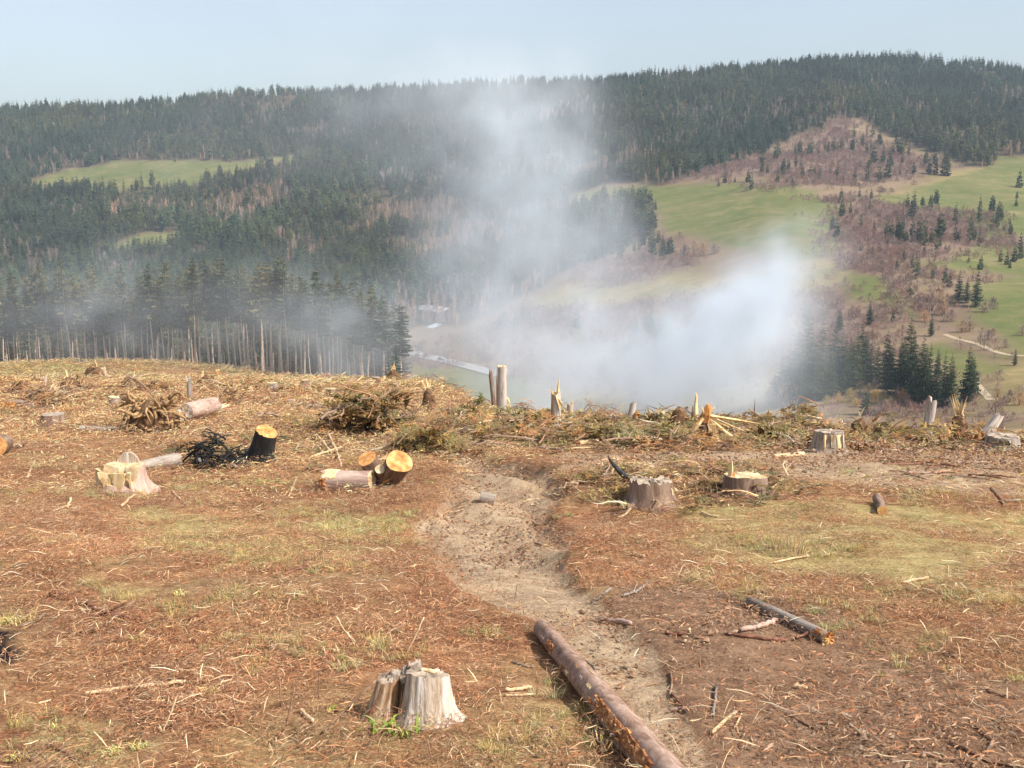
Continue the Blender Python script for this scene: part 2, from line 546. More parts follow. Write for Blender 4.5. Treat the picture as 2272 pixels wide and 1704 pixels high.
SCRUBS = [far_poly(p) for p in (
    [(1440, 395), (1530, 372), (1650, 325), (1790, 270), (1830, 264), (1900, 312), (2050, 362), (2110, 372), (1990, 400), (1900, 418), (1790, 412), (1700, 398), (1560, 396)],
    [(1830, 432), (1950, 450), (2100, 462), (2090, 540), (1990, 600), (1900, 590), (1850, 545), (1835, 480)],
    [(1420, 500), (1560, 525), (1600, 560), (1480, 600), (1300, 590)],
    [(1990, 600), (2110, 610), (2120, 700), (2040, 730), (1900, 700), (1990, 660)],
    [(1700, 660), (1850, 650), (1960, 700), (1900, 760), (1720, 720)],
    [(1080, 680), (1250, 668), (1500, 668), (1650, 700), (1600, 765), (1200, 765)])]
F1 = far_poly([(1235, 450), (1380, 428), (1422, 450), (1408, 500), (1300, 560), (1200, 600), (1130, 640)])
FL = [(900, 715), (1000, 725), (1060, 705), (1150, 650), (1225, 600), (1236, 412), (1330, 402), (1440, 396), (1530, 372), (1650, 325), (1790, 272), (1830, 268), (1900, 318),
      (2050, 362), (2100, 366), (2180, 335), (2212, 340), (2400, 350)]
FLU = np.array([-2500, 860] + [a * KD for a, b in FL] + [3500])
FLY = np.array([640, 640] + [hit(a * KD, b * KD, 120.0, H0)[0].y for a, b in FL] + [1000])

def u_of(x, y):
    return CX + FPX * 0.985 * np.asarray(x) / np.maximum(np.asarray(y), 14.0)

def wobble(x, y, amp, wl, seed):
    return x + amp * fbm(x / wl, y / wl, 3, seed), y + amp * fbm(x / wl + 31.7, y / wl, 3, seed + 5)

def mask_of(polys, x, y, soft):
    d = np.full(x.shape, 1e9)
    for p in polys:
        d = np.minimum(d, sdf(p, x, y))
    return 1 - sstep(-soft, soft, d)

def far_masks(x, y):
    """meadow, tan grass, scrub, forest"""
    xw, yw = wobble(x, y, 14.0, 45.0, 61)
    me = mask_of(MEADOWS, xw, yw, 7.0)
    ta = mask_of(TANS, xw, yw, 14.0)
    xs, ys_ = wobble(xw, yw, 62.0, 85.0, 71)
    scb = mask_of(SCRUBS, xs, ys_, 16.0)
    u = u_of(x, y)
    fo = sstep(-10, 10, ys_ - np.interp(u, FLU, FLY))
    fo = np.maximum(fo, mask_of([F1], xw, yw, 6.0))
    fo = fo * (1 - me) * (1 - scb)
    return me, ta, scb, fo

# ------------------------------------------------------------------ the ground, one sheet
def build_ground():
    OFF = 7.0
    ya = np.concatenate([np.arange(7.6, 21, 0.036), np.geomspace(21, 75, 150), np.geomspace(76, 2750, 330)])
    ta = np.linspace(-1.02, 1.02, 540)
    nr, nc = len(ya), len(ta)
    Y = np.repeat(ya[:, None], nc, 1) - OFF
    X = (Y + OFF) * ta[None, :]
    x, y = X.ravel(), Y.ravel()
    z = H(x, y)
    co = np.stack([x, y, z], 1).astype(np.float32)
    ii = np.arange((nr - 1) * (nc - 1))
    r, c = ii // (nc - 1), ii % (nc - 1)
    q = np.stack([r * nc + c, r * nc + c + 1, (r + 1) * nc + c + 1, (r + 1) * nc + c], 1).astype(np.int32)
    me = bpy.data.meshes.new('ground')
    me.vertices.add(len(co))
    me.vertices.foreach_set('co', co.ravel())
    me.loops.add(q.size)
    me.loops.foreach_set('vertex_index', q.ravel())
    me.polygons.add(len(q))
    me.polygons.foreach_set('loop_start', np.arange(0, q.size, 4, dtype=np.int32))
    me.polygons.foreach_set('use_smooth', np.ones(len(q), bool))
    me.update(calc_edges=True)
    # masks of what covers the ground
    n = len(x)
    A, B, Cc = np.zeros((n, 4), np.float32), np.zeros((n, 4), np.float32), np.zeros((n, 4), np.float32)
    A[:, 3] = B[:, 3] = Cc[:, 3] = 1
    nearv = y < 280
    xn, yn = x[nearv], y[nearv]
    tr = track_mask(xn, yn)
    sc = np.clip(yn * 0.05, 0.3, 2.5)
    wob = 0.35 * fbm(xn / 1.1, yn / 1.1, 3, 51) * np.clip(yn / 10, 0.5, 3)
    tr2 = 1 - sstep(-0.6, 0.6, (sdf(TRACK2, xn, yn) + wob) / sc)
    so = 1 - sstep(-0.8, 0.8, (sdf(SOIL, xn, yn) + wob) / sc)
    st = np.zeros(xn.shape)
    for p in STRAW:
        st = np.maximum(st, 1 - sstep(-1.2, 0.8, (sdf(p, xn, yn) + wob * 1.6) / sc))
    ch = np.zeros(xn.shape)
    for p in CHAR:
        ch = np.maximum(ch, 1 - sstep(-0.4, 0.4, (sdf(p, xn, yn) + wob) / sc))
    A[nearv, 0] = np.maximum(tr, 0.85 * tr2)
    A[nearv, 1] = so
    A[nearv, 2] = st
    Cc[nearv, 1] = ch
    ed = np.interp(u_of(x, y), EU, ED)
    far = sstep(1.15, 1.6, y / ed)
    Cc[:, 0] = far
    fv = far > 0
    m1, m2, m3, m4 = far_masks(x[fv], y[fv])
    B[fv, 0], B[fv, 1], B[fv, 2] = m1, m2, m3
    Cc[fv, 2] = m4
    for nm, arr in (('cover_near', A), ('cover_far', B), ('cover_zone', Cc)):
        at = me.attributes.new(nm, 'FLOAT_COLOR', 'POINT')
        at.data.foreach_set('color', arr.ravel())
    m, t, b = new_mat('ground', 1.0, 0.05)
    tc = t.n('ShaderNodeTexCoord').outputs['Object']
    a1 = t.n('ShaderNodeSeparateColor', {0: t.n('ShaderNodeAttribute', attribute_name='cover_near').outputs['Color']})
    a2 = t.n('ShaderNodeSeparateColor', {0: t.n('ShaderNodeAttribute', attribute_name='cover_far').outputs['Color']})
    a3 = t.n('ShaderNodeSeparateColor', {0: t.n('ShaderNodeAttribute', attribute_name='cover_zone').outputs['Color']})
    nf = t.noise(t.mapping(tc, (1, 1, 1)), 46.0, 6.0, 0.7, 0.8)
    nm = t.noise(tc, 5.5, 5.0, 0.6, 0.3)
    nl = t.noise(tc, 0.9, 3.0, 0.5)
    nx = t.math('ADD', t.math('MULTIPLY', nf, 0.62), t.math('MULTIPLY', nm, 0.38))
    lit = t.ramp(nx, [(0.34, (0.084, 0.041, 0.024)), (0.45, (0.201, 0.088, 0.045)), (0.54, (0.322, 0.158, 0.082)), (0.66, (0.482, 0.304, 0.160))])
    lit2 = t.ramp(nx, [(0.34, (0.101, 0.057, 0.033)), (0.45, (0.222, 0.132, 0.066)), (0.56, (0.362, 0.246, 0.119)), (0.66, (0.503, 0.376, 0.201))])
    lit = t.mix(t.math('MULTIPLY', t.math('SUBTRACT', nl, 0.38), 3.2, clamp=True), lit, lit2)
    npch = t.noise(tc, 0.45, 4.0, 0.6, 0.5)
    straw = t.ramp(nx, [(0.34, (0.13, 0.09, 0.035)), (0.46, (0.29, 0.22, 0.09)), (0.56, (0.43, 0.34, 0.15)), (0.68, (0.60, 0.49, 0.25))])
    trk = t.ramp(nx, [(0.37, (0.15, 0.095, 0.055)), (0.48, (0.36, 0.25, 0.155)), (0.60, (0.51, 0.38, 0.25))])
    soil = t.ramp(nx, [(0.36, (0.085, 0.043, 0.025)), (0.48, (0.205, 0.118, 0.07)), (0.62, (0.32, 0.20, 0.125))])
    def thr(msk, n, k=2.2):
        return t.math('ADD', t.math('MULTIPLY', t.math('SUBTRACT', n, 0.5), k), t.math('SUBTRACT', t.math('MULTIPLY', msk, 2.0), 0.5), clamp=True)
    near = t.mix(t.math('MULTIPLY', thr(a1.outputs[2], nm), 0.95), lit, straw)
    near = t.mix(t.math('MULTIPLY', t.math('SUBTRACT', npch, 0.52), 7.0, clamp=True), near, t.mix(0.55, near, straw))
    near = t.mix(t.math('MULTIPLY', t.math('SUBTRACT', 0.43, npch), 7.0, clamp=True), near, t.mix(0.6, near, soil))
    near = t.mix(thr(a1.outputs[1], nm), near, soil)
    near = t.mix(thr(a1.outputs[0], nm, 0.7), near, trk)
    near = t.mix(thr(a3.outputs[1], nm), near, (0.02, 0.018, 0.018))
    # far slope
    fn1 = t.noise(t.mapping(tc, (1, 1.6, 1)), 0.014, 6.0, 0.65, 1.0)
    fn2 = t.noise(tc, 0.09, 5.0, 0.65)
    fn3 = t.noise(tc, 0.7, 4.0, 0.7)
    fx = t.math('ADD', t.math('MULTIPLY', fn1, 0.45), t.math('ADD', t.math('MULTIPLY', fn2, 0.33), t.math('MULTIPLY', fn3, 0.22)))
    tan = t.ramp(fx, [(0.34, (0.12, 0.115, 0.042)), (0.46, (0.20, 0.165, 0.068)), (0.56, (0.29, 0.215, 0.10)), (0.66, (0.36, 0.275, 0.145))])
    mead = t.ramp(fx, [(0.32, (0.075, 0.10, 0.027)), (0.46, (0.118, 0.13, 0.042)), (0.55, (0.17, 0.155, 0.062)), (0.65, (0.25, 0.20, 0.10))])
    scr = t.ramp(fx, [(0.36, (0.11, 0.075, 0.055)), (0.5, (0.18, 0.12, 0.09)), (0.66, (0.28, 0.20, 0.13))])
    ff = t.ramp(fx, [(0.36, (0.04, 0.035, 0.022)), (0.6, (0.10, 0.075, 0.05))])
    farc = t.mix(t.math('SUBTRACT', t.math('MULTIPLY', fn2, 3.0), 0.75, clamp=True), tan, scr)
    farc = t.mix(a2.outputs[1], farc, tan)
    farc = t.mix(a2.outputs[2], farc, scr)
    farc = t.mix(a2.outputs[0], farc, mead)
    farc = t.mix(a3.outputs[2], farc, ff)
    t.set(b, 'Base Color', t.mix(a3.outputs[0], near, farc))
    hgt = t.math('ADD', nf, t.math('MULTIPLY', nm, 1.2))
    bump(t, b, hgt, 0.55, 0.03)
    me.materials.append(m)
    g = link('ground', me)
    tag(g, kind='structure')
    return g
build_ground()

def ribbon(name, pts, width, mat, lift=0.25, y0=120.0, label=None):
    """a strip laid on the ground along photograph points"""
    w = [hit(a * KD, b * KD, y0)[0] for a, b in pts]
    fine = []
    for i in range(len(w) - 1):
        for k in range(8):
            fine.append(w[i].lerp(w[i + 1], k / 8))
    fine.append(w[-1])
    # smooth
    for _ in range(4):
        fine = [fine[0]] + [(fine[i - 1] + fine[i] * 2 + fine[i + 1]) / 4 for i in range(1, len(fine) - 1)] + [fine[-1]]
    mb = MB()
    prev = None
    for i, p in enumerate(fine):
        d = fine[min(i + 1, len(fine) - 1)] - fine[max(i - 1, 0)]
        nrm = Vector((-d.y, d.x, 0)).normalized() * (width / 2)
        ring = []
        for s in (-1, -0.33, 0.33, 1):
            q = p + nrm * s
            ring.append(mb.add((q.x, q.y, gz(q.x, q.y) + lift)))
        if prev:
            for k in range(3):
                mb.face((prev[k], prev[k + 1], ring[k + 1], ring[k]))
        prev = ring
    o = mb.build(name, [mat], None, True)
    tag(o, kind='structure')
    return fine
ROAD = ribbon('road', [(870, 758), (900, 766), (950, 777), (1000, 789), (1040, 800), (1090, 813)], 7.0, 'asphalt', 0.5)
ribbon('path', [(2105, 825), (2122, 845), (2140, 865)], 2.6, 'dirt_road', 0.16, 40.0)
ribbon('path', [(2040, 722), (2070, 733), (2110, 742), (2150, 760), (2185, 768), (2260, 772)], 2.2, 'dirt_road', 0.06)
ribbon('river', [(893, 664), (915, 665), (940, 668), (962, 672)], 9.0, 'river', 0.6)
ribbon('river', [(930, 704), (945, 707)], 8.0, 'river', 0.6)

# ------------------------------------------------------------------ tree shapes
def spruce_crown(mb, z0, z1, rmax, whorls, nb, stations, seed, cols, droop=0.28, ragged=0.3, prof=0.85, sag=0.0):
    rn = random.Random(seed)
    for w in range(whorls):
        s = (w + rn.uniform(-0.3, 0.3)) / whorls
        s = min(max(s, 0.0), 0.985)
        z = z0 + (z1 - z0) * s
        r = rmax * (1 - s) ** prof * min(1.0, 0.55 + s * 4.0)
        r = max(r, 0.12)
        a0 = rn.uniform(0, 6.28)
        for k in range(nb):
            a = a0 + 6.283 * k / nb + rn.uniform(-0.35, 0.35)
            L = r * rn.uniform(1 - ragged, 1 + ragged * 0.6)
            ca, sa = math.cos(a), math.sin(a)
            dr = droop * rn.uniform(0.4, 1.5)
            zj = rn.uniform(-0.75, 0.75) * (z1 - z0) / whorls
            def P(q, side=0.0, dz=0.0):
                zz = z + zj - dr * L * q + 0.18 * L * q * q + dz
                return (ca * L * q - sa * side, sa * L * q + ca * side, zz)
            col = rn.choice(cols)
            f = rn.uniform(0.7, 1.3)
            col = (col[0] * f, col[1] * f, col[2] * f)
            def sh(lo, hi):
                f2 = rn.uniform(lo, hi)
                return (col[0] * f2, col[1] * f2, col[2] * f2)
            hang = L * rn.uniform(0.30, 0.52)
            if stations <= 1:
                wd = L * 0.36
                mb.tri(P(0.05, 0, 0.1 * L), P(0.62, wd, -0.20 * L), P(1.0, 0, -0.06 * L), 0, sh(0.85, 1.2))
                mb.tri(P(0.05, 0, 0.1 * L), P(1.0, 0, -0.06 * L), P(0.62, -wd, -0.20 * L), 0, sh(0.85, 1.2))
                mb.tri(P(0.12, 0, 0.08 * L), P(1.03), P(0.55, rn.uniform(-.15, .15) * L, -hang), 0, sh(0.7, 1.05))
            else:
                for j in range(stations):
                    q = (j + 0.6) / stations
                    tw = 0.46 * L * (1 - 0.55 * q) * rn.uniform(0.6, 1.3)
                    for sd in (-1, 1):
                        q1 = min(q + 0.28, 1.08)
                        mb.tri(P(q - 0.13), P(q + 0.15), P(q1, sd * tw, -0.55 * tw - sag * rn.random()), 0, sh(0.75, 1.25))
                    mb.tri(P(q - 0.16), P(q + 0.16), P(q + rn.uniform(-0.05, 0.12), rn.uniform(-.2, .2) * tw, -hang * rn.uniform(0.6, 1.2) * (1.1 - 0.6 * q)), 0, sh(0.65, 1.05))
                mb.tri(P(0.75, 0.06 * L), P(0.75, -0.06 * L), P(1.1), 0, col)

GREENS = [(0.078, 0.09, 0.05), (0.068, 0.082, 0.05), (0.10, 0.102, 0.054), (0.125, 0.108, 0.06), (0.072, 0.088, 0.055)]
GREENS_B = [(0.036, 0.058, 0.034), (0.045, 0.065, 0.034), (0.05, 0.07, 0.034)]
OLIVE = [(0.085, 0.095, 0.04), (0.11, 0.105, 0.045), (0.075, 0.085, 0.04), (0.12, 0.09, 0.045)]

def tree_meshes(kind, n, h, cb, rmax, whorls, nb, st, cols, trunk_r, ragged=0.3, prof=0.85, twigs=True, seed0=0, sag=0.0):
    out = []
    for i in range(n):
        c = MB()
        spruce_crown(c, h * cb, h, rmax * (0.9 + 0.06 * i), whorls, nb, st, seed0 + 31 * i, cols, 0.28, ragged, prof, sag)
        if twigs and cb > 0.3:      # thin dead twigs under the live crown
            rn = random.Random(seed0 + i)
            for _ in range(12):
                z = h * rn.uniform(cb * 0.6, cb)
                a, L = rn.uniform(0, 6.28), rn.uniform(0.5, 1.5)
                c.tri((0, 0, z), (0, 0, z + 0.12), (math.cos(a) * L, math.sin(a) * L, z - 0.4 * L), 0, (0.13, 0.10, 0.08))
        t = MB()
        npt = 6
        t.tube([(0.12 * math.sin(k * 1.3 + i), 0.12 * math.cos(k * 1.7 + i), -0.6 + (h * 0.985 + 0.6) * k / npt) for k in range(npt + 1)],
               [trunk_r * (1.25 if k == 0 else 1 - 0.93 * k / npt) for k in range(npt + 1)], 7, 0, None, False)
        out.append((t.mesh(kind + '_trunk', ['bark_pole' if cb > 0.3 else 'bark_brown'], True), c.mesh(kind + '_crown', ['spruce'])))
    return out

STAND = tree_meshes('stand', 8, 25.0, 0.50, 1.6, 30, 6, 4, GREENS, 0.20, 0.7, 0.5, True, 3, 0.3)
DENSE = tree_meshes('dense', 5, 22.0, 0.06, 3.3, 30, 7, 3, GREENS_B, 0.2, 0.32, 0.85, False, 90)
SMALL = tree_meshes('small', 4, 12.0, 0.04, 2.5, 14, 7, 1, GREENS_B, 0.13, 0.3, 0.9, False, 150)

def tree(variant, x, y, hscale, wscale, label, group, name='spruce_tree', dz=0.0):
    t = thing(name, label, 'tree', (x, y, gz(x, y) + dz), (random.uniform(-0.02, 0.02), random.uniform(-0.02, 0.02), random.uniform(0, 6.28)), group)
    t.scale = (wscale, wscale, hscale)
    link('trunk', variant[0], t)
    link('crown', variant[1], t)
    return t

# the stand of tall bare-stemmed spruces at the edge of the clearing
def stand():
    n = 0
    rn = random.Random(5)
    front = [25, 38, 70, 95, 120, 145, 178, 212, 222, 262, 278, 300, 336, 352, 380, 398, 408, 425, 450, 478, 488, 494, 524, 548, 556, 572, 590, 608, 618, 640, 660, 676, 692, 706, 724, 742, 762, 778, 790, 804, 818, 832, 850, 866, 880]
    front = sorted(front + [12, 52, 84, 108, 132, 160, 195, 236, 250, 288, 318, 344, 366, 390, 436, 464, 508, 536, 582, 630, 668, 716, 752, 798])
    corner = ['first', 'second', 'third', 'fourth']
    for i, px in enumerate(front):
        u = px + rn.uniform(-4, 4)
        ed = float(np.interp(u, EU, ED))
        y = ed * (0.90 + (0.0 if u < 560 else 0.10 * min(1, (u - 560) / 250))) + rn.uniform(-3, 5)
        x = (u - CX) / (FPX * 0.985) * y
        hs = rn.uniform(0.68, 0.86) * (1.14 if u < 230 else 1.0) * (1.0 if u < 620 else 1 - 0.22 * (u - 620) / 270)
        if u > 852:
            tree(rn.choice(DENSE), x, y, hs * 0.68, 0.5, 'leafy low-branched spruce at the corner of the stand, %s from the left' % corner.pop(0), 'spruces at the corner of the stand')
        else:
            tree(rn.choice(STAND), x, y, hs, rn.uniform(0.75, 1.1), 'tall bare-stemmed spruce, %s from the left in the front row of the stand' % nth(i + 1), 'front row of the tall spruce stand')
        n += 1
    while n < 172:
        u = rn.uniform(-120, 890)
        ed = float(np.interp(u, EU, ED))
        y = ed * 0.93 + abs(rn.gauss(0, 1)) * 26 + 5
        if u > 560: y += 0.1 * ed * min(1, (u - 560) / 250)
        x = (u - CX) / (FPX * 0.985) * y
        hs = rn.uniform(0.72, 0.92) * (1.12 if u < 230 else 1.0) * (1.0 if u < 620 else 1 - 0.2 * (u - 620) / 270)
        tree(rn.choice(STAND), x, y, hs, rn.uniform(0.85, 1.15), 'tall spruce deeper in the stand, behind its front row', 'tall spruces behind the front row')
        n += 1
stand()

def tree_px(variants, h0, px, py, hpx, label, group, y0=60.0, wf=1.0, name='spruce_tree'):
    p, mpp = hit(px, py, y0)
    s = 1.22 * hpx * mpp / h0
    return tree(random.choice(variants), p.x, p.y, s, s * wf, label, group, name)

# dark spruces in the valley at right; photograph points of base and height
Z6 = lambda a, b: (1512 + a / 2.911, 600 + b / 2.911)
for i, (a, b, h) in enumerate(sorted([(985, 800, 420), (1160, 720, 350), (1215, 730, 260), (885, 820, 460), (800, 850, 550), (1310, 720, 290), (1450, 800, 440), (1400, 760, 290), (1540, 860, 380),
                (1590, 850, 330), (1690, 880, 310), (1720, 870, 300), (1840, 845, 315), (1880, 830, 240), (1650, 700, 170), (740, 830, 420), (930, 800, 330), (1030, 760, 300), (1080, 740, 280), (1120, 760, 330), (1260, 740, 240), (1350, 760, 260),
                (1490, 830, 380), (1420, 820, 330), (830, 830, 380), (690, 840, 330), (1180, 740, 300), (1640, 860, 260), (1000, 790, 260), (640, 860, 300), (1860, 850, 280), (710, 870, 360), (770, 860, 330), (860, 850, 360), (910, 840, 330), (960, 830, 300), (1050, 800, 330), (1100, 790, 300), (1330, 800, 330), (1560, 870, 330), (1740, 880, 280)])):
    px, py = Z6(a, b)
    tree_px(DENSE, 22.0, px, py, h / 2.911, 'dark dense spruce, %s from the left in the valley grove beside the smoke' % nth(i + 1), 'spruce grove in the valley', 60.0, random.uniform(0.9, 1.15))
for a, b, h, lb in [(1785, 215, 200, 'tall dark spruce, left of two standing together in the bare thicket'), (1900, 235, 215, 'tall dark spruce, right of two standing together in the bare thicket'),
                    (1610, 425, 130, 'lone spruce on the slope above the valley grove'), (1020, 392, 130, 'small bluish spruce at the fringe of the smoke'),
                    (1215, 352, 130, 'slim spruce above the middle of the valley grove'), (1365, 335, 85, 'short spruce in bare bushes above the valley grove'),
                    (2152, 615, 105, 'small bushy spruce beside the green bank at the edge'), (1840, 210, 150, 'spruce half hidden between two taller ones in the thicket')]:
    px, py = Z6(a, b)
    tree_px(DENSE, 22.0, px, py, h / 2.911, lb, None, 60.0, 1.15)
Z3 = lambda a, b: (1512 + a / 2.911, 100 + b / 2.911)
for a, b, h in [(1030, 1020, 95), (1090, 1085, 80), (1150, 980, 60), (1215, 1060, 70), (1225, 990, 60), (1495, 1100, 110), (1390, 1160, 80), (1430, 1200, 90), (2035, 1180, 110), (2120, 1160, 45), (2160, 1040, 50), (2165, 990, 50), (2180, 920, 110),
                (1435, 1390, 80), (1490, 1440, 90), (1530, 1460, 90), (1390, 1450, 70), (1565, 1360, 70), (1620, 1510, 80), (1670, 1300, 60), (1705, 1320, 40), (1700, 1540, 110), (1730, 1560, 90), (1930, 1450, 90), (2060, 1400, 80), (2100, 1420, 90), (2150, 1400, 110), (2190, 1380, 110), (2120, 1440, 60),
                (945, 690, 70), (885, 700, 45), (660, 820, 85), (690, 815, 75), (430, 885, 80), (520, 820, 80), (555, 825, 60), (620, 885, 70), (780, 860, 90), (830, 850, 70), (860, 845, 60), (960, 830, 50), (990, 835, 35), (1065, 640, 40), (1170, 650, 70), (1330, 860, 140), (1300, 760, 100), (1350, 780, 90), (1500, 830, 80), (1410, 835, 40), (1425, 760, 50), (1600, 830, 100), (1640, 835, 110), (1690, 840, 120), (1720, 845, 110), (1580, 760, 90), (1240, 760, 110), (1280, 640, 90), (1385, 640, 60), (1450, 650, 50), (1215, 500, 40), (1260, 855, 40), (280, 890, 60), (240, 910, 40), (715, 905, 50), (680, 890, 40), (345, 885, 35),
                (1460, 1110, 60), (1235, 1350, 50), (1155, 1330, 40), (1880, 1180, 50), (1330, 1300, 50), (1855, 1400, 40), (1770, 1090, 40)]:
    px, py = Z3(a, b)
    where = ('on the scrubby hill above the green meadows' if b < 925 else 'beside the end of the large green meadow' if a < 1330 else 'in the bare thicket amid the right slope' if a < 1750 else 'by the grass close to the right edge')
    tree_px(SMALL, 12.0, px, py, h / 2.911, 'small spruce scattered ' + where, 'small spruces ' + where, 100.0, random.uniform(0.9, 1.2))
for a, b, h in [(1915, 1075, 75), (1945, 1060, 70), (1960, 1050, 65), (2000, 1060, 65), (2020, 1065, 60)]:
    tree_px(DENSE, 22.0, 760 + a / 2.911, 100 + b / 2.911, h / 2.911, 'dark spruce at the tip of the wood by the green meadow, %s from the left' % nth([1915, 1945, 1960, 2000, 2020].index(a) + 1), 'spruces at the tip of the wood', 100.0, 1.1)
for (a, b, h, lb) in [(1420, 850, 70, 'lone pointed spruce on the lower rim of the high pale meadow'), (1130, 755, 30, 'tiny spruce on the upper rim of the high pale meadow'),
                      (1715, 745, 60, 'spruce at the end of the high pale meadow, first of two'), (1755, 755, 60, 'spruce at the end of the high pale meadow, second of two')]:
    tree_px(SMALL, 12.0, a / 2.911, 100 + b / 2.911, h / 2.911, lb, None, 100.0, 1.1)

# ------------------------------------------------------------------ copies scattered from point data
def proto(name, mb, mats):
    return bpy.data.objects.new(name, mb.mesh(name, mats))

def scatter(name, protos, pos, rot, scl, idx, tint, kind='stuff', label=None):
    n = len(pos)
    me = bpy.data.meshes.new(name)
    me.vertices.add(n)
    me.vertices.foreach_set('co', np.asarray(pos, np.float32).ravel())
    for nm, typ, key, arr in (('rot', 'FLOAT_VECTOR', 'vector', rot), ('scl', 'FLOAT_VECTOR', 'vector', scl), ('idx', 'INT', 'value', idx), ('tint', 'FLOAT_COLOR', 'color', tint)):
        at = me.attributes.new(nm, typ, 'POINT')
        arr = np.asarray(arr, np.int32 if typ == 'INT' else np.float32)
        if key == 'color':
            arr = np.concatenate([arr, np.ones((n, 1), np.float32)], 1)
        at.data.foreach_set(key, arr.ravel())
    o = link(name, me)
    col = bpy.data.collections.new(name + '_forms')
    for i, p in enumerate(protos):
        p.name = '%s_form_%02d' % (name, i)
        col.objects.link(p)
    ng = bpy.data.node_groups.new(name, 'GeometryNodeTree')
    ng.interface.new_socket('Geometry', in_out='INPUT', socket_type='NodeSocketGeometry')
    ng.interface.new_socket('Geometry', in_out='OUTPUT', socket_type='NodeSocketGeometry')
    t = NT(ng)
    gi, go = t.n('NodeGroupInput'), t.n('NodeGroupOutput')
    ci = t.n('GeometryNodeCollectionInfo')
    ci.inputs['Collection'].default_value = col
    ci.inputs['Separate Children'].default_value = True
    ci.inputs['Reset Children'].default_value = True
    def attr(nm, typ):
        nd = t.n('GeometryNodeInputNamedAttribute', data_type=typ)
        nd.inputs['Name'].default_value = nm
        return nd.outputs['Attribute']
    ip = t.n('GeometryNodeInstanceOnPoints', {'Points': gi.outputs[0], 'Instance': ci.outputs[0], 'Pick Instance': True})
    t.set(ip, 'Instance Index', attr('idx', 'INT'))
    er = t.n('FunctionNodeEulerToRotation')
    t.set(er, 0, attr('rot', 'FLOAT_VECTOR'))
    t.set(ip, 'Rotation', er.outputs[0])
    t.set(ip, 'Scale', attr('scl', 'FLOAT_VECTOR'))
    ng.links.new(ip.outputs[0], go.inputs[0])
    md = o.modifiers.new('copies', 'NODES')
    md.node_group = ng
    tag(o, label, None, None, kind)
    return o

def sector_points(n, y0, y1, t0=-0.62, t1=0.62):
    """random points of the sector in front of the camera, even in area"""
    yy = np.sqrt(RNG.uniform(y0 * y0, y1 * y1, n))
    xx = RNG.uniform(t0, t1, n) * yy
    return xx, yy

